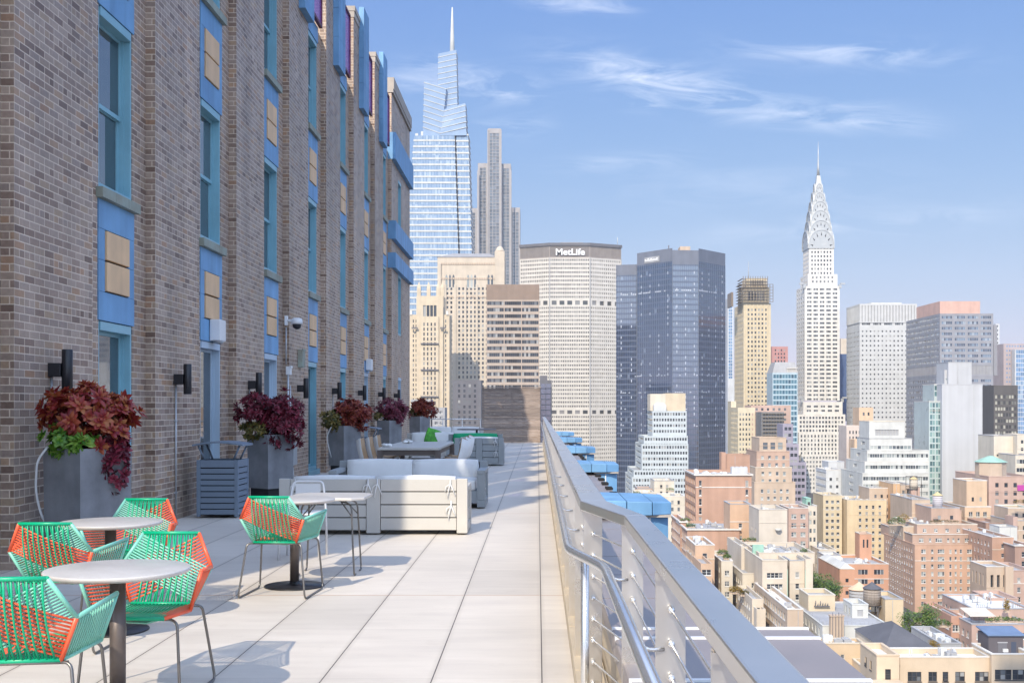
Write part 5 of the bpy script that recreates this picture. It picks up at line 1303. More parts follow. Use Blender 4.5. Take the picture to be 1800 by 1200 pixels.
B.px(1395, 1412, 1481, 706, D-3, 46, 728, front=P(6.4, 4.0, 4.05, 1.9, 'rib1.4', top=3.5, n=5, mg=2, d=.35), left=P(6.4, 4, 4.05, 1.9, 'rib1.4', top=3.5))
x0, x1, y0, y1, zt = B.px(1392, 1402, 1486, 728, D-8, 60, 760, front=P(3.5, 1.8, 4.05, 2.2, top=2.2, n=14, mg=1.5), left=P(3.5, 1.8, 4.05, 2.2, top=2.2))
B.px(1398, 1404, 1486, 760, D-12, 40, 800, front=P(3.5, 1.4, 4.05, 2.4, top=2.2, n=13, mg=1), left=P(3.5, 1.4, 4.05, 2.2, top=2.2)); B.px(1402, 1409, 1480, 798, D-18, 40, front=P(5.6, 1.7, 4.05, 2.2, 'pair', top=2.2, n=12, mg=1)); B.finish()
B = bld('office_tower', 'tan and dark blue tower edge showing between the white skyscraper and the pale steel tower', 'building', [S_TAN, stone('deep_blue_panel', (.04, .08, .19))], 1483, 1250); B.px(1476, 1478, 1492, 595, 1250, 20, 630); B.px(1475, 1477, 1492, 622, 1240, 15, 740, m=1); B.finish()
# pale steel tower
D = 1050
B = bld('steel_tower', 'pale stainless steel office tower with small square windows and ribbed top', 'skyscraper', [stone('stainless_panel', (.52, .52, .51), streak=.03)], 1550, D)
x0, x1, y0, y1, zt = B.px(1488, 1511, 1612, 572, D, None, front=P(3.65, 1.35, 4.4, 1.5, top=4.6, n=14, mg=1, d=.25), left=P(3.6, 2.6, 4.4, 1.3, top=5, d=.2, n=9))
b = MB(); zr = PZ(534, D); 
B.tier(x0, x1, y0, y1, zt+2.6, zr, front=P(2.9, 1.1, 40, 15, top=1.5, d=.5, n=18, mg=1, g=S_GR), left=P(2.9, 1.2, 40, 15, top=1.5, d=.5, n=14, mg=1, g=S_GR), par=.9)
B.tier(x0+.4, x1-.4, y0+.4, y1-.4, zt+.01, zt+2.59, front=P(9, 7.6, 5, 1.9, 'rib1.6', top=.2, bot=-.2, n=5, mg=.6), left=P(4, 1.2, 5, 1.9, top=.2, bot=-.2), par=0)
b = MB(); b.prism([(PX(1536, D), D+8), (PX(1590, D), D+8), (PX(1600, D), D+26), (PX(1530, D), D+26)], zr, PZ(530.5, D)); B.part('penthouse', b, S_WH); B.finish()
# grey banded tower with a pink penthouse
D = 900
B = bld('banded_tower', 'grey office tower with dark ribbon windows and a pink penthouse', 'skyscraper', [stone('grey_brick', (.27, .27, .30)), S_PINKP], 1700, D, glass=G_BLUE)
xc, xr = 1652, 1746
rib = P(9, 8.3, 4.35, 2.1, 'rib1.6', top=1.9, n=4, mg=.5, d=.2)
x0, x1, y0, y1, zt = B.px(1591, xc, xr, 551, D, 82, 640, front=rib, left=P(9, 8.4, 4.35, 2.1, 'rib1.7', top=1.9, d=.2, n=8))
B.px(1591, xc, xr, 640, D+.01, 82, 662, front=P(1.2, .7, 20, 7, top=1, n=36, mg=.4, d=.3, g=S_GR), left=P(1.4, .8, 20, 7, top=1, d=.3, g=S_GR), par=0)
B.px(1591, xc, xr, 662.2, D+.02, 82, front=rib, left=P(4.5, 3.3, 4.35, 2.1, top=1.9, d=.2), par=0)
B.tier(PX(1611, 960), PX(1722, 905), D+4, D+60, zt-.5, PZ(528.5, D), m=1)
B.px(1746.3, 1746.8, 1753, 571, D+6, 20, 660); B.finish()
# white blank slab
D = 600
B = bld('blank_tower', 'slender tower with a blank white side wall and a strip of green glass', 'building', [S_WHP, stone('glass_spandrel', (.42, .50, .49), rough=.3)], 1690, D, glass=G_AQUA)
x0, x1, y0, y1, zt = B.px(1654, 1656, 1727, 676, D, 26, front=None)
B.px(1656, 1667, 1708, 637, D+2, 18, 676); B.px(1632, 1633, 1655.5, 706, D+3, 24, front=P(3.2, 2.7, 3.1, 2.35, 'rib1.4', top=.6, n=2, mg=.3, d=.1), m=1); B.px(1640, 1642, 1656, 676, D+8, 18, 706, front=P(2.2, 1.8, 3.1, 2.4, top=.6, n=2, mg=.2), m=1); B.px(1657, 1660, 1668, 650, D+4, 10, 676, front=P(1.2, .5, 9, .8, top=4.5, n=2))
B.finish()
# farthest right
B = bld('glass_tower', 'blue glass tower with a stepped brick edge at the right border, below the sky', 'building', [stone('pink_grey_brick', (.42, .34, .34)), S_LG], 1790, 1000, glass=G_SKY); B.px(1762, 1764, 1810, 604, 1000, 30, front=P(2.4, 1.3, 3.9, 1.4, top=1.5)); B.px(1783, 1784, 1812, 614, 992, 7, front=P(2.0, 1.85, 3.9, 3.3, top=.4, mg=.1, d=.08), m=1); B.finish()
B = bld('slim_tower', 'thin pale tower edge standing behind the grey banded tower', 'building', [S_LG], 1749, 1100); B.px(1749, 1750, 1757, 569, 1100, 15, front=P(2, 1.2, 4, 1.6)); B.finish()
D = 700
B = bld('bronze_office', 'dark bronze brown office block at the right with lit pale blinds', 'building', [S_DK], 1768, D, glass=glass_mat('blind_glass', (.04, .04, .04), (.16, .16, .14), (.62, .60, .50), .4, .62)); B.px(1745, 1747, 1789, 677, D, 20, front=P(1.65, 1.25, 3.7, 2.1, top=6, n=8, mg=.6, d=.25)); B.finish()
B = bld('loft_building', 'cream loft building with blank upper walls behind the green roofed octagon', 'building', [S_CREAM], 1765, 560); B.px(1744, 1747, 1786, 766, 560, 20, front=P(5, 2.2, 6, 1.0, top=9, n=3, mg=1)); B.px(1784, 1785, 1815, 800, 540, 20, front=P(8, 7, 4, 1.9, 'rib1.5', top=2)); B.px(1786, 1788, 1815, 764, 555, 16, front=P(2.6, 1.2, 3.6, 1.6, top=2.6), m=0); B.finish()

# ------------------------------------------------------------------ middle distance
# white stepped block (left)
D = 650
B = bld('ziggurat_building', 'white stepped office block with rows of square windows in front of the dark tower', 'building', [stone('white_blue_panel', (.47, .515, .53), streak=.03), S_TAN2, S_CREAM], 1150, D, frame=FR_D)
w = lambda n: P(1.55, 1.0, 3.33, 1.55, top=1.1, n=n, mg=.4, d=.25)
lw = lambda: P(8, 30, 3.33, 1.4, 'plain', top=1.2, n=1, mg=.2, d=.6, g=G_CITY)
B.px(1135, 1147, 1207, 722, D+14, 30, 768, front=w(12), left=lw())
B.px(1118, 1132, 1209, 766, D+8, 36, 792, front=w(16), left=lw(), par=1.1); B.px(1112, 1128, 1210, 780, D+6, 44, 830, front=w(17), left=lw())
B.px(1100, 1114, 1210, 826, D+2, 46, 845, front=w(19), left=lw()); B.px(1094, 1111, 1212, 838, D, 52, front=w(20), left=lw())
B.px(1135, 1143, 1170, 692, D+20, 18, 722, m=2); B.px(1165, 1170, 1205, 691, D+20, 18, 722, m=1)
b = MB(); x0 = PX(1154, D); b.prism([(x0, D+15), (x0+7.3, D+15), (x0+7.3, D+19), (x0, D+19)], PZ(722, D), PZ(712, D)); b.prism([(x0, D+15), (x0+7.3, D+15), (x0+7.3, D+19), (x0, D+19)], PZ(712, D)+.01, PZ(707, D), 0, [(x0+2, D+15.5), (x0+5.3, D+15.5), (x0+5.3, D+18.5), (x0+2, D+18.5)]); B.part('cooling_tower', b, S_LG); B.finish()
B = bld('rowhouses', 'low cream and pink houses with roof terraces at the foot of the white stepped block', 'building', [S_CREAM, S_PK], 1150, 560)
B.px(1108, 1118, 1150, 866, 560, 18, front=P(3, 1.2, 3.3, 1.8, top=2)); B.last; B.clutter(5, 3); B.px(1142, 1150, 1185, 845, 575, 20, front=P(3, 1.1, 3.3, 1.8, top=2)); B.clutter(4, 4); B.px(1150, 1160, 1204, 872, 545, 16, front=P(3, 1.1, 3.3, 1.8, top=2), m=0); B.clutter(5, 5); B.px(1112, 1120, 1146, 858, 585, 14, m=1); B.finish()
# narrow yellow buildings
D = 800
B = bld('yellow_tower', 'narrow yellow brick apartment tower with pale corner strips left of the scaffolded block', 'building', [stone('pale_yellow_brick', (.62, .53, .36))], 1305, D); B.px(1283, 1297, 1327, 716, D, 30, front=P(2.4, 1.0, 3.5, 1.7, top=4, n=5, mg=.6), left=P(2.6, 1.2, 3.5, 1.8, top=3)); B.px(1281, 1285, 1294, 705, D+30, 14); B.finish()
B = bld('scaffolded_block', 'dark block wrapped in scaffold decks in front of the white skyscraper base', 'building', [stone('netting_grey', (.16, .16, .17)), S_PK], 1350, 780, glass=G_CITY)
D = 780
x0, x1, y0, y1, zt = B.px(1330, 1338, 1378, 724, D, 20, front=None, left=None); 
b = MB()
for k in range(9):
    z = zt-1-k*2.5; b.box(PX(1340, D), PX(1379, D), D-1.6, D-.003, z-.12, z+.12)
for j in range(9): x = PX(1340, D)+j*1.9; b.box(x-.08, x+.08, D-1.7, D-1.58, zt-22, zt)
B.part('scaffold', b, stone('scaffold_plank', (.30, .24, .17)))
B.px(1316, 1320, 1390, 712, D+20.01, 24, front=P(4, 1.6, 3.6, 1.8, top=2), m=1); B.finish()
D = 520
B = bld('stepped_apartments', 'stepped brown brick apartment house with pale green attic windows', 'building', [S_TB, S_OR2], 1360, D, glass=G_PALE)
mp = P(3.3, 1.3, 3.4, 1.7, 'sash', top=1.8, d=.25)
B.px(1330, 1335, 1382, 770, D+16, 20, front=P(4, 2.2, 6, 3.2, top=2, n=3, mg=1)); B.px(1325, 1330, 1388, 794, D+10, 26, front=mp, m=1); B.clutter(4, 1)
B.px(1320, 1328, 1392, 822, D+4, 34, front=mp); B.px(1314, 1326, 1398, 848, D, 40, front=P(2.9, 1.2, 3.4, 1.6, 'sash', top=3)); B.finish()
B = bld('deco_block', 'shaded grey violet stepped block with white floor bands behind the brown apartments', 'building', [stone('violet_grey_shade', (.30, .27, .34)), S_WH2], 1400, 640)  # the violet grey wall colour carries this block's shade
D = 640
for x0_, x1_, yt_, yb_, dd in ((1372, 1394, 745, 790, 8), (1376, 1404, 780, 815, 4), (1382, 1417, 812, 0, 0)):
    B.px(x0_, x0_+4, x1_, yt_, D+dd, 16, yb_ or None, front=P(2.2, 1.7, 3.6, 1.8, top=1.8, mg=.3)); 
B.finish()
B = bld('office_block', 'grey block with louvered side wall in front of the white skyscraper base', 'building', [S_LG, S_GR], 1440, 600)
D = 600
B.px(1418, 1452, 1480, 826, D, 22, front=P(3.4, 1.3, 3.9, 1.6, top=4, n=2), left=P(9, 30, 3.7, 2.6, 'rib.7', top=1.5, n=1, mg=.4, g=S_GR)); B.clutter(4, 9); B.px(1440, 1456, 1484, 812, D+24, 14, m=0); B.finish()
B = bld('narrow_loft', 'tall beige loft with closely set window columns left of the white deco building', 'building', [stone('pale_pink_stone', (.60, .50, .43)), S_PEACH], 1510, 680)
D = 680
B.px(1482, 1488, 1528, 748, D, 18, front=P(1.9, .8, 3.4, 1.9, top=3)); B.px(1505, 1510, 1535, 716, D+24, 14, front=P(3, 1.2, 5, 2, top=3), m=1); B.px(1496, 1502, 1520, 772, D-18, 12, front=P(5.2, 1.1, 3.4, 1.4, top=2, n=1), m=1); B.finish()
D = 560
B = bld('deco_building', 'white stepped building with long window bands and a blank tower top', 'building', [S_WH], 1565, D, glass=G_PALE)
ban = lambda n=5: P(7, 6.6, 3.7, 1.7, 'rib1.2', top=1.6, n=n, mg=.3, d=.3)
B.px(1519, 1528, 1590, 741, D+16, 18, 790, front=P(1.9, 1.4, 60, 3, top=4, n=8, mg=3, d=.4, g=S_GR)); B.px(1519, 1528, 1603, 771, D+12, 22, 800, front=P(2, 1.6, 3.7, 1.6, top=3.5, n=11, mg=.4), left=ban(1))
B.px(1513, 1524, 1633, 792, D+8, 30, 830, front=ban(), left=ban(1)); B.px(1508, 1520, 1633, 812, D+5, 34, front=ban(), left=ban(1)); B.px(1502, 1516, 1633, 832, D, 40, front=ban(), left=ban(1)); B.finish()
D = 545
B = bld('twin_yellow_apartments', 'left half of the plain yellow brick apartment pair', 'building', [S_YEL], 1463, D)
B.px(1434, 1447, 1480, 871, D, 20, front=P(3.4, 1.4, 3.05, 1.5, 'sash', top=2.2, n=3, mg=.6), left=None); B.clutter(6, 2); B.finish()
B = bld('twin_yellow_apartments', 'right half of the plain yellow brick apartment pair, beside a white roof tank', 'building', [stone('sand_brick', (.64, .49, .29))], 1525, D-6)
B.px(1483, 1489, 1558, 879, D-6, 24, front=P(4.2, 1.2, 3.05, 1.6, 'sash', top=2.4, n=5, mg=1.5, skip=(0,)), left=None); B.clutter(9, 6); B.finish()
D = 500
B = bld('brick_apartments', 'brown brick building with an orange stripe and a roof terrace right of the yellow pair', 'building', [S_TB, stone('bright_orange_brick', (.62, .38, .19)), S_PK], 1570, D+40)
B.px(1520, 1528, 1572, 858, D+46, 18, front=P(3, 1.1, 3.2, 1.6, top=3)); B.clutter(5, 12); B.px(1568, 1570, 1582, 850, D+38, 24, m=1); B.px(1582.3, 1582.5, 1602, 852, D+39, 20, front=P(3.2, 1.2, 3.2, 1.7, top=2.5, n=2, mg=.4)); B.px(1598, 1602, 1617, 856, D+36, 18, m=2); B.px(1583, 1603, 1635, 878, D-10, 30, front=P(4.2, 1.2, 3.4, 1.5, top=4)); B.clutter(5, 8); B.fire_escape(PX(1593, D+39), D+38.9, PZ(925, D+39), PZ(856, D+39), 1.8); B.finish()
def water_tank(name, label, x, y, z, r, h, leg, wood, roofm, ph=0):
    t = empty(name, (x, y, z), 0, label, 'water tank')
    b = MB(); b.lathe([(r, leg), (r*.97, leg+h)], (0, 0, 0), 24)
    b.build('tank', wood, t); b = MB()
    for k in range(7): b.lathe([(r*1.012, leg+.2+k*(h-.4)/6), (r*1.012, leg+.28+k*(h-.4)/6)], (0, 0, 0), 24)
    b.build('hoop', FR_B, t)
    b = MB(); b.lathe([(r*1.1, leg+h+.01), (r*1.1, leg+h+.12), (r*.5, leg+h+r*.42), (.05, leg+h+r*.78)], (0, 0, 0), 12, sm=False); b.build('conical_roof', roofm, t)
    if leg > .3:
        for k in range(4):
            a = math.pi/4+k*math.pi/2; b = MB(); b.box(r*.72*math.cos(a)-.12, r*.72*math.cos(a)+.12, r*.72*math.sin(a)-.12, r*.72*math.sin(a)+.12, 0, leg-.26); b.build('leg', S_DRK, t)
        b = MB(); b.box(-r, r, -.15, .15, leg-.25, leg-.01); b.box(-r*.9, r*.9, -r*.7, -r*.5, leg-.25, leg-.012); b.box(-r*.9, r*.9, r*.5, r*.7, leg-.25, leg-.012); b.build('platform', S_DRK, t)
    return t
S_WOODT = mat('weathered_tank_wood', (.30, .25, .21), .85, var=.2, scale=1.2, streak=.25)
S_CEDAR = mat('yellow_cedar', (.62, .48, .24), .8, var=.1)
D = 470
B = bld('brick_house', 'salmon brick building carrying the lilac water tank', 'building', [S_OR2], 1660, D); B.px(1631, 1637, 1687, 893, D, 20, front=P(6, 1.3, 4, 1.6, top=3, n=2)); zr = B.last[4]; B.fire_escape(PX(1640, D), D-.1, PZ(950, D), PZ(905, D), 2.2); B.finish()
water_tank('water_tank', 'lilac grey water tank with a yellow conical roof before the blank white tower', PX(1648, D+8), D+8, zr, 2.0, 5.2, .4, stone('lilac_staves', (.52, .49, .52)), S_CEDAR)
D = 490
B = bld('tan_apartments', 'tan brick building with a blank square top and paired windows', 'building', [stone('apricot_brick', (.58, .40, .25))], 1710, D); B.px(1685, 1699, 1735, 845, D, 16, 892, front=P(7, 1.0, 30, 1.8, top=7, n=2, mg=1)); B.px(1681, 1696, 1742, 891, D-4, 26, front=P(4.2, 1.6, 3.8, 2.3, 'pair', top=2, n=3, mg=1), left=P(3, 1, 3.8, 2.2, top=2)); B.clutter(3, 5); B.finish()
D = 500
B = bld('octagon_building', 'rose brick building whose octagonal tower has a pale green roof', 'building', [S_PK], 1770, D)
B.px(1726, 1738, 1815, 838, D, 40, front=P(4.0, 1.5, 3.6, 1.9, top=2.6), left=P(3.4, 1.2, 3.6, 1.9, top=3)); 
cx_, cy_ = PX(1762, D), D+13; oct_ = lambda r: [(cx_+r*math.cos(R(22.5+45*k)), cy_+r*math.sin(R(22.5+45*k))) for k in range(8)]
b = MB(); b.prism(oct_(6.6), PZ(838, D)-1, PZ(814, D)); B.part('octagon', b, S_TB); b = MB(); b.prism(oct_(7.3), PZ(814, D)+.01, PZ(803, D), 0, oct_(.9)); B.part('green_roof', b, S_GRN)
b = MB(); b.box(PX(1788, D), PX(1800, D), D-.5, D-.02, PZ(862, D), PZ(852, D)); B.part('banner', b, mat('magenta_banner', (.45, .05, .30), .6, var=.05)); B.finish()

# ------------------------------------------------------------------ nearer rooftops
D = 400
B = bld('orange_block', 'big orange brick block with blank front wall and white cornice', 'building', [S_OR], 1260, D, glass=G_CITY, frame=S_WH2)
B.px(1204, 1223, 1321, 833, D, None, front=P(2, 1.0, 3.2, 2.3, 'sash', top=2.2, n=9, mg=.6, skip=(1, 2, 3, 4, 5, 6, 7)), left=P(4.4, 3.4, 3.2, 2.2, 'pair', top=1.8, d=.4), cornice=.55, par=1.1); B.clutter(12, 21)
x0, x1, y0, y1, zr = B.last
b = MB(); b.box(x0-.08, x1+.08, y0-.12, y0-.003, PZ(856, D)-.15, PZ(856, D)+.15); B.part('string_course', b, S_TRIM)
b = MB(); b.box(PX(1288, D), PX(1316, D), y0+2, y0+5, zr, zr+3.4); 
for j in range(4): b.lathe([(.5, 0), (.5, .2)], (PX(1291, D)+j*1.5, y0+3.4, zr+3.41), 10)
B.part('cooling_unit', b, S_LG)
B.px(1267, 1275, 1318, 800, D+34, 12, 836, m=0); B.px(1264, 1268, 1276, 795, D+33, 5, 836); 
B.finish()
B = bld('orange_wing', 'lower orange brick wing with terraces and white cornices left of the big orange block', 'building', [S_OR], 1205, 360, glass=G_CITY, frame=S_WH2)
D = 360
B.px(1184, 1196, 1207, 916, D+14, 24, front=P(2, 1.2, 3.2, 2.2, 'pair', top=2, n=1, mg=.2), left=P(3.6, 2.6, 3.2, 2.2, 'pair', top=2), cornice=.4); B.px(1193, 1208, 1300, 929, D, 26, front=P(5, 1.4, 3.3, 1.9, 'sash', top=3, n=3, skip=(1,)), left=P(3.6, 2.6, 3.2, 2.2, 'pair', top=2), cornice=.45); B.clutter(10, 5); B.finish()
D = 375
B = bld('tan_bulkhead_tower', 'blank apricot brick tower with a dark stained parapet in front of the orange block', 'building', [stone('warm_tan_brick', (.57, .36, .22))], 1300, D-14); B.px(1273, 1283, 1320, 886, D-14, 12, front=P(5.5, 1.1, 4, 1.4, 'sash', top=6, n=1, mg=2), cornice=.0); B.finish()
D = 340
B = bld('beige_slab', 'blank cream rendered slab with small windows near its foot, behind the beige apartments', 'building', [S_BEIGE], 1350, D); B.px(1320, 1334, 1384, 896, D, 16, front=P(3.6, 1.3, 3.4, 1.3, 'sash', top=10.5, n=2, mg=1.6), left=P(6, .9, 5, 1.2, top=6)); B.clutter(3, 2)
b = MB(); xx = PX(1367, D); b.lathe([(.05, 0), (.7, .2), (1.0, .8)], (xx, D-.9, PZ(933, D)), 12); b.tube([(xx, D-.01, PZ(936, D)), (xx, D-.9, PZ(933, D))], .12, 6); B.part('satellite_dish', b, S_WH); B.finish()
D = 430
B = bld('pink_apartments', 'rose brick apartment house with white triple windows right of the cream slab', 'building', [S_PK, S_CREAM], 1402, D, glass=G_PALE); B.px(1381, 1386, 1421, 893, D, 16, front=P(3.9, 1.9, 3.4, 1.7, 'pair', top=2.2, n=2, mg=.3)); B.clutter(3, 2); B.px(1419.2, 1420.5, 1436, 889, D+3, 14, front=P(1.6, .8, 3.3, 1.6, top=2, n=2, mg=.2), m=1); B.bulkhead(.1, .6, .3, .8, 3.4, S_GRN); B.finish()
D = 450
APT = [(.126, 1.8, 'pair'), (.253, .95, 'ac'), (.379, 2.6, 'trip'), (.515, .85, 'sash'), (.59, .85, 'ac'), (.665, .85, 'sash'), (.80, 2.5, 'trip'), (.93, .95, 'ac')]
B = bld('large_apartment_house', 'large orange brick apartment house with many rows of windows and a planted roof terrace', 'building', [stone('coral_orange_brick', (.53, .32, .21), streak=.2), S_OR2, S_TB], 1650, D, glass=G_PALE)
B.nobj = 100
B.px(1604, 1608, 1730, 958, D, 40, front=dict(P(3.1, 1.55, 2.95, 1.6, 'mix', top=1.6), cols=APT), left=P(3, 1.2, 2.95, 1.6, 'sash', top=1.6)); B.last
B.px(1592, 1604, 1726, 938, D+4, 42, 958, front=dict(P(3, 1.3, 2.95, 1.5, top=1.7), cols=APT), m=1, cornice=.25)
B.px(1562, 1588, 1606, 926, D+14, None, front=P(3, 1.1, 2.95, 1.5, 'sash', top=2), left=P(3.0, 1.1, 2.95, 1.6, 'sash', top=2.2), m=2)
B.px(1600, 1612, 1718, 922, D+10, 30, 940, front=P(5.5, 1.4, 3, 1.4, 'pair', top=1.5, n=5), m=1); B.clutter(8, 31)
B.px(1640, 1646, 1690, 898, D+26, 16, 925, m=1); B.finish()
D = 420
B = bld('orange_tenement', 'bright orange brick tenement with a blank side right of the large apartment house', 'building', [S_OR, S_BR], 1760, D+10); B.px(1733, 1744, 1782, 944, D+10, 34.02, front=P(9, 1.2, 3.6, 1.5, 'sash', top=2.5, n=1, mg=.4), left=P(3.4, 1.2, 3.3, 1.8, 'sash', top=2), cornice=.0); B.clutter(3, 4); B.fire_escape(PX(1766, D+10), D+9.9, PZ(1010, D), PZ(955, D), 2.4); B.px(1722, 1733, 1766, 920, D+44, 20, front=P(3, 1.2, 3.4, 1.8, top=2), m=1); B.finish()
B = bld('brown_tenement', 'brown tenement with dark bands at the right edge beyond the orange tenement', 'building', [S_BR, S_TB], 1795, D); B.px(1780, 1784, 1815, 958, D, 36.02, front=P(2.8, 1.5, 3.5, 1.9, 'sash', top=2.4), cornice=.35); B.clutter(3, 4); B.px(1770, 1776, 1812, 915, D+36, 20, front=P(3, 1.2, 3.4, 1.8, top=2), m=1); B.finish()
B = bld('white_bulkhead_house', 'house with a white painted rooftop wall and pink chimney above the orange tenement', 'building', [S_WH, S_PK], 1775, D+25); B.px(1753, 1757, 1788, 926, D+25, 10, front=None); B.px(1778, 1781, 1789, 908, D+30, 8, m=1); B.finish()
B = bld('green_terrace_house', 'house with a pale green painted roof deck below the octagonal tower', 'building', [S_TB], 1790, 455); B.px(1764, 1772, 1815, 893, 462, 14, front=P(3, 1.2, 3.2, 1.6, top=2), rm=S_GRN); B.finish()
# church like brick tower
D = 370
B = bld('brick_bell_tower', 'weathered brown brick tower with three tall dark slots', 'building', [S_TB, S_PK], 1755, D); B.px(1719, 1734, 1776, 996, D, 14, front=P(2.3, .95, 30, 4.2, top=2.6, n=3, mg=.8, d=.9), left=P(3, 1.0, 30, 4, top=2.6)); B.box('buttress', PX(1765, D), PX(1779, D), D-1.2, D-.003, GZ, PZ(1000, D)+1, S_TB)
B.px(1776.5, 1778, 1818, 1003, D+6, 20, front=P(2.6, 1.1, 3.2, 1.7, 'sash', top=2.2), m=1); B.finish()
# mid orange with white strip windows
D = 390
B = bld('orange_loft', 'low orange brick loft with long white windows below the yellow apartments', 'building', [stone('bright_coral_brick', (.56, .28, .16))], 1520, D); B.px(1466, 1472, 1562, 991, D+6, 24, front=P(5.8, 3.4, 3.3, 1.7, 'rib1.2', top=1.9, n=3, mg=.6)); B.clutter(7, 3); B.px(1506, 1511, 1532, 938, D+24, 6, front=P(1.6, .6, 30, 3, top=2.0, n=2, mg=.8), m=0)
B.px(1464, 1476, 1502, 1000, D-22, 28.02, front=P(4, 1, 4, 1.2, top=3)); x0, x1, y0, y1, zr = B.last
b = MB(); b.prism([(x0, y0), (x1, y0), (x1, y1), (x0, y1)], zr+.92, zr+2.6, 0, [(x0+2.4, y0+2), (x0+2.6, y0+2), (x0+2.6, y1-2), (x0+2.4, y1-2)]); B.part('hip_roof', b, S_WH); B.finish()
B = bld('cream_house', 'cream house with a slatted roof canopy and white walls behind the leafy courtyard', 'building', [S_CREAM, S_WH2], 1455, 420); B.px(1424, 1440, 1470, 966, 420, 24, front=P(4, 1.6, 3.4, 1.4, 'sash', top=2.5), left=P(3.2, 1.2, 3.4, 1.7, top=2)); B.clutter(7, 4); B.px(1440, 1449, 1478, 976, 405, 10, m=1, front=P(4, 1.4, 3.4, 1.4, top=2)); B.finish()
# the beige apartments
D = 300
B = bld('beige_apartments', 'stepped beige apartment building with green drain strips and roof terraces', 'building', [stone('beige_brick', (.58, .49, .38)), S_BEIGE, S_CREAM], 1360, D)
sm = P(4.2, 1.2, 2.95, 1.4, 'sash', top=3.2, n=4, mg=1.2, d=.25)
B.px(1334, 1340, 1384, 985, D, 34, front=sm); B.px(1386, 1388, 1415, 985, D+1.5, 30, front=P(9, 1.0, 2.95, 1.5, 'sash', top=3, n=1, mg=.4), left=None); B.px(1415.5, 1416, 1429, 982, D, 28, front=None); B.px(1384, 1384.5, 1387.5, 985, D+4, 20)
B.px(1318, 1334, 1432, 972, D+10, 24, 990, front=None, par=1.0); B.clutter(10, 44)
x0, x1, y0, y1, zr = B.last
b = MB(); b.box(PX(1341, D), PX(1361, D), y0+4, y0+5, zr, zr+2.8); B.part('greenhouse', b, S_GRN)
B.px(1299, 1322, 1342, 1052, D-14, 22, front=P(3, 1.2, 2.95, 1.4, 'sash', top=2.2, n=1), left=P(3.0, 1.3, 2.95, 1.4, 'sash', top=2)); B.px(1272, 1305, 1346, 1008, D+12, 30, front=P(3.2, 1.4, 2.95, 1.4, 'sash', top=2.5), left=P(3, 1.3, 2.95, 1.4, 'sash', top=2), m=2)
B.px(1250, 1268, 1288, 986, D+16, 22, front=P(2.6, 1.2, 2.95, 1.4, 'pair', top=2.6, n=1, mg=.2), left=P(3, 1.1, 2.95, 1.4, 'sash', top=2), m=2); B.px(1290, 1303, 1318, 960, D+26, 24, front=None, left=None, m=1)
b = MB()
for xq in (1384.3, 1415.3): b.box(PX(xq, D)-.05, PX(xq, D)+.08, D-.12, D-.003, PZ(1108, D), PZ(1000, D))
B.part('drain_strip', b, S_GRN); B.px(1318, 1330, 1346, 1070, D-18, 6, front=None); B.finish()
D = 285
B = bld('orange_house', 'orange brick house with small balconies left of the beige apartments', 'building', [stone('terracotta_brick', (.55, .36, .23))], 1235, D+30); B.px(1212, 1222, 1256, 958, D+30, 20, front=P(3.4, 1.3, 3, 1.5, 'sash', top=2.2, n=1, mg=.5), left=P(3, 1.3, 3, 1.6, 'sash', top=2)); B.clutter(5, 9); B.px(1225, 1232, 1252, 990, D+14, 16.02, front=P(4, 2.4, 3, 1.5, 'pair', top=1.6, n=1, mg=.1)); B.finish()
# low brick sliver, white building
D = 262
B = bld('low_brick_building', 'low brick building with a pale flat roof seen end on behind the grey coping', 'building', [S_TB], 1380, D+4); B.px(1358, 1384, 1412, 1071, D+4, 40, left=P(3.0, 2.2, 3.0, 1.6, 'pair', top=1.4), rm=RF_W); B.clutter(3, 8); B.finish()
B = bld('white_building', 'white painted penthouse floor with a grey deck and thin roof railing', 'building', [S_WH, S_TAN2], 1500, D, glass=G_CITY)
x0, x1, y0, y1, zt = B.px(1412, 1446, 1564, 1100, D, 32, 1132, front=P(2.4, 1.05, 20, 1.5, 'sash', top=.9, n=6, mg=1, bot=-1, skip=(0, 1, 2)), left=P(3.2, 1.2, 20, 1.8, 'sash', top=.9, bot=-1), par=.12)
b = MB()
n = 16
for i in range(n+1): x = x0+(x1-x0)*i/n; b.box(x-.025, x+.025, y0+.2, y0+.25, zt, zt+1.05)
for i in range(10): y = y0+.2+(y1-y0-.4)*i/9; b.box(x0+.2, x0+.25, y, y+.05, zt, zt+1.05)
for z in (.35, .7, 1.05): b.box(x0+.2, x1-.2, y0+.21, y0+.24, zt+z-.02, zt+z+.02); b.box(x0+.21, x0+.24, y0+.25, y1-.2, zt+z-.02, zt+z+.02)
B.part('roof_railing', b, S_GR)
B.px(1408, 1446, 1570, 1131, D-.6, 34, m=1, par=0)
B.last = (x0, x1, y0, y1, zt)
B.tier(PX(1421, 282), PX(1468, 282), 282, 292, zt-.2, PZ(1046, 282), m=1, rm=RF_G)
b = MB(); xx = PX(1432, 282)
for k in range(6): b.tube([(xx+.6*k, 281.6, PZ(1064, 282)), (xx+.6*k+.15, 281.4, PZ(1064, 282)+random.uniform(.6, 1.4))], .09, 6)
b.box(xx-.2, xx+3.6, 281.2, 281.9, PZ(1064, 282)-.15, PZ(1064, 282)); B.part('vent_pipe', b, S_DRK)
b = MB(); xa = PX(1459, D-1.5); b.box(xa, xa+3.0, D-2.2, D-.65, GZ+20, zt+2.6); b.box(xa-.15, xa+3.15, D-2.35, D-.6, zt+2.61, zt+2.9)
for k in range(4): b.tube([(xa+.4+.7*k, D-2.3, GZ+20), (xa+.4+.7*k, D-2.3, zt+3.6-.4*(k % 2))], .08, 6, 1)
B.part('chimney_stack', b, [S_TB, S_DRK])
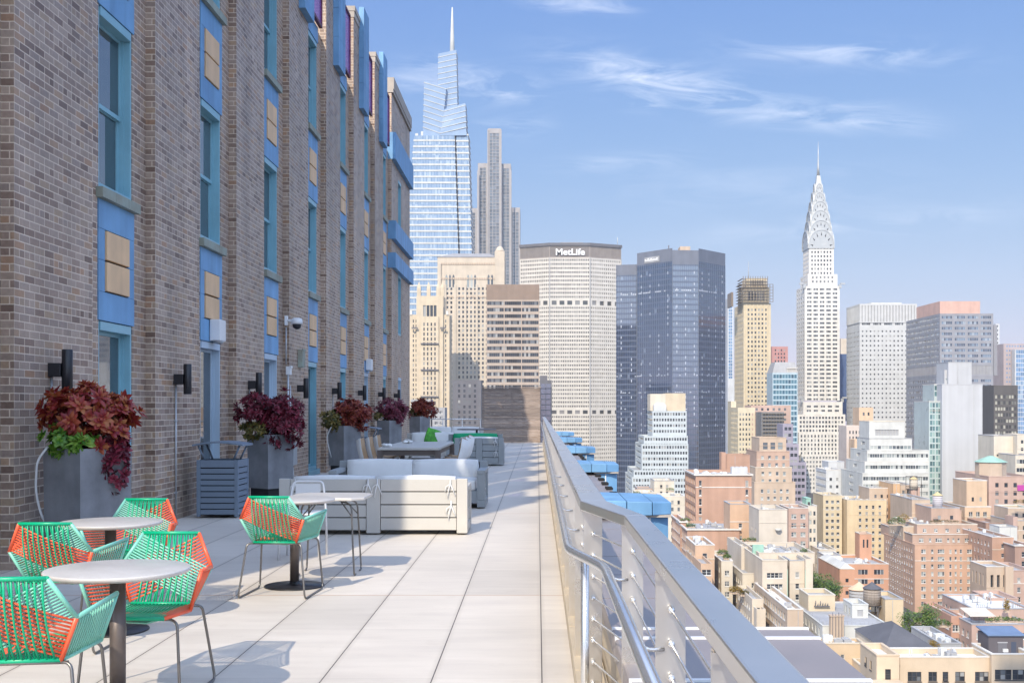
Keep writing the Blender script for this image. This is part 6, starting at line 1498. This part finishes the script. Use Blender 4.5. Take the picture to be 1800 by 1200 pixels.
B.tier(PX(1494, 275), PX(1522, 275), 273, 281, zt-.2, PZ(1060, 275), front=P(5, 1.4, 30, 1.6, top=1.2, n=1, mg=.4, g=S_GR), left=P(3, 1, 9, 1.7, top=1), m=0, rm=RF_G)
B.finish()
B2 = bld('tan_bulkhead', 'plain yellow tan brick bulkhead tower standing right of the wooden water tank', 'building', [stone('butter_brick', (.62, .48, .30))], 1575, 280); B2.px(1551, 1556, 1588, 1053, 280, 12, front=None); B2.px(1518, 1524, 1556, 1076, 286, 10, m=0); B2.finish()
water_tank('water_tank', 'brown wooden rooftop water tank with a dark conical roof on black legs', PX(1533, 284), 284, PZ(1085, 284), 2.15, 4.1, 3.2, S_WOODT, S_SLATE)
water_tank('water_tank', 'pale tank with a salmon roof standing just left of the wooden water tank', PX(1510, 300), 300, PZ(1072, 300), 2.6, 5.2, 0.3, S_GR, S_PEACH)
water_tank('water_tank', 'caged pale tank in a black frame on a roof before the white deco building', PX(1606, 520), 520, PZ(862, 520), 1.9, 4.6, .6, S_CREAM, S_CEDAR)
t = empty('tank_cage', (PX(1606, 520), 517.5, PZ(856, 520)), 0, 'black steel frame around the caged pale tank before the white deco building', 'steel frame'); b = MB()
for s in (-2.6, 2.6):
    for q in (-.3, 5.4): b.box(s-.1, s+.1, q-.1, q+.1, -4, 5.0)
for z in (0.2, 4.9): b.box(-2.5, 2.5, -.4, -.2, z-.12, z+.12); b.box(-2.5, 2.5, 5.3, 5.5, z-.12, z+.12)
b.build('frame', FR_D, t)
# brick complex at right
D = 270
B = bld('brick_terrace_building', 'rose brick terraced apartment building with awning and white flat roof at the lower right', 'building', [S_PK, stone('rust_brick', (.46, .25, .17))], 1730, D, glass=G_PALE)
B.px(1656, 1711, 1812, 1070, D+10, None, front=P(3.3, 1.8, 3.1, 1.5, 'pair', top=3, n=4), left=P(3.2, 1.5, 3.1, 1.5, 'sash', top=2), rm=RF_W, par=.35); B.clutter(8, 7)
B.px(1662, 1708, 1812, 1097, D, 20, front=P(4, 2.4, 3.1, 1.5, 'trip', top=2, n=4), left=P(3, 1.5, 3.1, 1.6, 'pair', top=2), m=0)
x0, x1, y0, y1, zr = B.last
b = MB(); b.prism([(PX(1714, D), D+3), (PX(1760, D), D+3), (PX(1760, D), D+9.9), (PX(1714, D), D+9.9)], [zr+2.2, zr+2.2, zr+3.1, zr+3.1], [zr+2.3, zr+2.3, zr+3.2, zr+3.2]); B.part('awning', b, S_CREAM)
for a_ in (1716, 1730, 1745, 1758): B.box('awning_post', PX(a_, D)-.05, PX(a_, D)+.05, D+3.1, D+3.2, zr, zr+2.19, FR_D)
B.px(1725, 1740, 1790, 1052, D+24, 12, front=P(4, 1.6, 9, 1.8, 'pair', top=.9), rm=RF_W, m=0)
B.px(1655, 1672, 1692, 1082, D+8, 20, front=P(2.6, 2.1, 3.2, 1.6, 'trip', top=2.2, n=1, mg=.1), left=P(3, 2, 3.2, 1.6, 'trip', top=2), m=1); B.finish()
B = bld('grey_roof_house', 'small house with a cluttered silver grey roof below the brick terraces', 'building', [S_GR, S_PK], 1660, 235); B.px(1631, 1652, 1690, 1131, 235, 18, front=None, rm=RF_W); B.clutter(12, 3); B.px(1628, 1640, 1658, 1112, 255, 14, m=1, front=P(3, .8, 3, 1.2, top=2)); B.finish()
B = bld('slate_roof_house', 'dark hipped slate roof rising behind the sand coloured front building', 'building', [S_TAN], 1600, 212)
D = 212; x0, x1 = PX(1556, D), PX(1646, D); B.tier(x0, x1, D, D+20, GZ, PZ(1141, D), par=0)
b = MB(); zr = PZ(1141, D); b.prism([(x0-.3, D-.3), (x1+.3, D-.3), (x1+.3, D+20), (x0-.3, D+20)], zr+.01, zr+3.3, 0, [(x0+4.6, D+9), (x1-5, D+9), (x1-5, D+11), (x0+4.6, D+11)]); B.part('slate_roof', b, S_SLATE); B.finish()
# tower added behind the viewer, unseen, to cast shade on the lower right corner
B = Bld('brick_tower', 'slender tall tower far behind the viewer, shading the bottom right corner', 'skyscraper', -33, -180, [S_TB]); tp = P(3.4, 1.5, 3.6, 2.0, top=4)
B.tier(-45.5, -22, -205, -180, GZ, 272, front=tp, left=tp, right=tp); B.finish()
# sand coloured strip along the bottom
D = 200
B = bld('sand_brick_building', 'long sand coloured brick building along the bottom right corner with a white roof patch', 'building', [stone('sand_tan_brick', (.60, .46, .31))], 1650, D, glass=G_CITY, frame=FR_D)
B.px(1533, 1541, 1581, 1152, D-3, 10, front=P(3, 1.0, 30, 1.9, 'sash', top=2.3, n=1, mg=.6), left=P(3, 1.1, 30, 1.6, 'sash', top=1.6), rm=RF_W); B.px(1581.3, 1582, 1742, 1155, D, 7.5, front=dict(P(3.6, 2.2, 30, 1.7, 'trip', top=2.5), cols=[(.16, 2.4, 'trip'), (.36, 1.5, 'pair'), (.50, 1.0, 'sash'), (.66, 1.7, 'pair'), (.90, 2.4, 'trip')]), rm=RF_W); B.clutter(8, 5)
x0, x1, y0, y1, zr = B.last
B.px(1742.2, 1743, 1815, 1150, D-1, 9, front=P(4.4, 2.9, 30, 1.8, 'trip', top=2.6, n=2, mg=.5))
for s, xq in ((0, 1602), (1, 1606)):
    b = MB(); b.tube([(PX(xq, D), D+1, zr), (PX(xq, D), D+1, zr+2.4)], .1, 8); B.part('vent_pipe', b, S_WH)
b = MB(); b.box(PX(1515, D), PX(1570, D), D-9, D-3.2, GZ, PZ(1186, D)); B.part('terrace', b, B.mats[0])
B.finish()
B = bld('sand_brick_house', 'plain sand brick house with a ladder like window, left of the long sand coloured building', 'building', [stone('honey_brick', (.60, .44, .27))], 1490, 225); B.px(1420, 1442, 1520, 1131, 225, 5, front=P(9, 1.0, 30, 1.6, 'sash', top=2.1, n=1, mg=4), par=.5); B.clutter(5, 8); B.px(1512, 1520, 1560, 1130, 230.01, 4); B.px(1500, 1516, 1545, 1172, 218, 7.2); B.finish()
D = 204
r = empty('rooftop_shed', (PX(1768, D), D, PZ(1151, D)-.9), 0, 'black sided rooftop shed with a blue metal roof, a door and an air conditioner', 'shed')
b = MB(); b.box(-3.1, 3.1, 0, 5, 0, 4.4); b.build('wall', stone('black_brick', (.10, .085, .095)), r)
b = MB(); b.prism([(-3.35, -.4), (3.35, -.4), (3.35, 5.3), (-3.35, 5.3)], [4.41, 4.41, 5.0, 5.0], [4.6, 4.6, 5.2, 5.2]); b.build('roof', stone('blue_metal_roof', (.12, .19, .32), streak=.2), r)
b = MB(); b.box(-1.4, .2, -.05, -.003, 1.4, 3.1); b.box(-1.5, .3, -.09, -.003, 3.11, 3.3, 1); b.build('window', [S_DRK, S_GR], r)
b = MB(); b.box(.95, 1.85, -.06, -.003, 0.9, 3.3); b.build('door', stone('dark_blue_door', (.045, .06, .10)), r)
b = MB(); b.box(-.6, .25, -.5, -.051, 1.55, 2.1); b.build('air_conditioner', FR_W, r)
b = MB(); b.box(-2.3, 1.9, -1.2, -.1, .0, .75); b.build('platform', S_LG, r)
# ------------------------------------------------------------------ trees and roof gardens
L_TREE = leafmat('city_tree_leaf', (.05, .10, .015), (.11, .19, .03), (.20, .27, .05))
L_GOLD = leafmat('golden_leaf', (.22, .14, .02), (.36, .22, .03), (.42, .30, .06))
M_BARK = mat('bark', (.10, .075, .055), .9, var=.2)
def tree(x, y, z, h, r, lab, seed, lm=None, n=1100, name='tree', cat='tree', group='trees among the rooftops'):
    rng = random.Random(seed); t = empty(name, (x, y, z), 0, lab, cat, group)
    b = MB(); top = Vector((rng.uniform(-.3, .3), rng.uniform(-.3, .3), h*.6)); b.tube([(0, 0, 0), top*.5, top], [r*.09, r*.065, r*.035], 7)
    tips = []
    for k in range(7):
        a = rng.uniform(0, 6.28); e = Vector((math.cos(a)*r*rng.uniform(.4, .75), math.sin(a)*r*rng.uniform(.4, .75), h*rng.uniform(.5, .92))); tips.append(e)
        s = top*rng.uniform(.45, 1); b.tube([s, (s+e)/2+Vector((0, 0, .1*h)), e], [r*.035, r*.025, r*.012], 5)
    b.build('trunk', M_BARK, t)
    c = MB(); cl = [(e, r*rng.uniform(.3, .5)) for e in tips]+[(Vector((rng.gauss(0, r*.35), rng.gauss(0, r*.35), h*rng.uniform(.5, .95))), r*rng.uniform(.25, .45)) for _ in range(9)]
    for i in range(n):
        e, q = rng.choice(cl); d = Vector((rng.gauss(0, 1), rng.gauss(0, 1), rng.gauss(0, 1))).normalized(); p = e+d*q*rng.uniform(.5, 1.05)
        leaf(c, p, (d+Vector((rng.gauss(0, .5), rng.gauss(0, .5), -.2))), Vector((0, 0, 1)), r*rng.uniform(.10, .17), r*.05, 0)
    c.build('crown', lm or L_TREE, t)
for i, (px, py, D, h, r, lab, lm) in enumerate((
        (1436, 1050, 330, 11, 4.2, 'leafy green tree in the courtyard right of the beige apartments, left one', None), (1452, 1052, 345, 10, 4.2, 'leafy green tree in the courtyard right of the beige apartments, right one', None),
        (1444, 1068, 322, 7, 3.4, 'low green tree in front of the two courtyard trees', None), (1466, 1045, 350, 6, 3.0, 'small tree under the wall of the orange hip roofed house', None),
        (1602, 1118, 262, 9, 3.0, 'thin green tree behind the slate roof, left one', None), (1622, 1113, 258, 10, 3.4, 'tall green tree behind the slate roof, right one', None), (1632, 1106, 262, 7.5, 2.6, 'small tree beside the rose brick terraces', None),
        (1642, 1140, 232, 3.0, 1.3, 'small yellow green shrub tree beside the slate roof', L_GOLD))):
    tree(PX(px, D), D, PZ(py, D)-h*.35, h, r, lab, 30+i, lm)
for i, (px, py, D, w, hh, lab, lm, n) in enumerate((
        (1293, 1040, 297, 3.4, 1.7, 'golden shrubs along the stepped terrace of the beige apartments', L_GOLD, 420), (1308, 1044, 297, 2.4, 1.3, 'brownish shrubs next to the golden ones on the beige terrace', L_OLV, 240),
        (1270, 973, 322, 3.0, 1.4, 'potted green and yellow plants on the small beige roof', None, 260), (1278, 980, 321, 2.0, 1.2, 'round green bush at the corner of the small beige roof', None, 200),
        (1576, 921, 466, 7.0, 3.4, 'dense green roof garden at the left end of the large apartment house', None, 700), (1588, 914, 468, 4.5, 3.2, 'orange tinged roof garden bush on the large apartment house', L_GOLD, 400), (1660, 917, 462, 12.0, .9, 'low hedge along the roof edge of the large apartment house', L_OLV, 420),
        (1204, 916, 378, 3.4, 1.3, 'green terrace plants on the lower orange wing, left', None, 220), (1214, 925, 372, 3.0, 1.3, 'green terrace plants on the lower orange wing, right', None, 200),
        (1770, 1072, 276, 1.1, 3.0, 'slender green conifer bush on the rose brick terrace', L_GOLD, 260), (1765, 1090, 273, 9, .9, 'low planting along the rose brick terrace edge', None, 420), (1655, 1098, 266, 4, 1.4, 'green shrubs under the grey umbrella on the brick terrace', None, 300),
        (1320, 950, 345, 5, 1.0, 'mixed pot plants along the orange wing roof', None, 260), (1415, 970, 318, 2.5, 1.2, 'potted shrub at the right end of the beige apartment roof', None, 160),
        (1120, 868, 556, 4, 1.5, 'green roof plants on the low cream houses', None, 200), (1178, 862, 548, 4, 1.5, 'pot plants on the right end of the low cream houses', None, 200), (1795, 884, 455, 6, 1.6, 'yellow green planting on the green roof deck', L_GOLD, 260))):
    rng = random.Random(90+i); x, z = PX(px, D), PZ(py, D); t = empty('shrub', (x, D, z), 0, lab, 'shrub'); b = MB()
    for k in range(n):
        p = Vector((rng.uniform(-w/2, w/2), rng.gauss(0, .5), 0)); p.z = hh*(rng.random()**.7)*(1-.5*abs(2*p.x/w)**2)*rng.uniform(.6, 1)
        leaf(b, p, Vector((rng.gauss(0, 1), rng.gauss(0, 1), rng.gauss(.5, .6))), Vector((0, 0, 1)), .42, .14, 0)
    b.build('foliage', lm or L_TREE, t)
    b = MB(); b.box(-w/2, w/2, -.4, .4, -.5, -.02); b.build('planter_box', S_TB, t)

# ------------------------------------------------------------------ the hazy air over the city
hm = bpy.data.materials.new('hazy_air'); hm.use_nodes = True; hm.node_tree.nodes.clear()
pv = NN(hm.node_tree, 'ShaderNodeVolumePrincipled', ins={'Color': (.90, .95, 1, 1), 'Density': .00009, 'Anisotropy': .0})
NN(hm.node_tree, 'ShaderNodeOutputMaterial', ins={'Volume': pv.outputs[0]})
b = MB(); b.box(-2500, 2500, -600, 4000, GZ-2.2, 480); hz = b.build('haze', hm); tag(hz, kind='stuff')
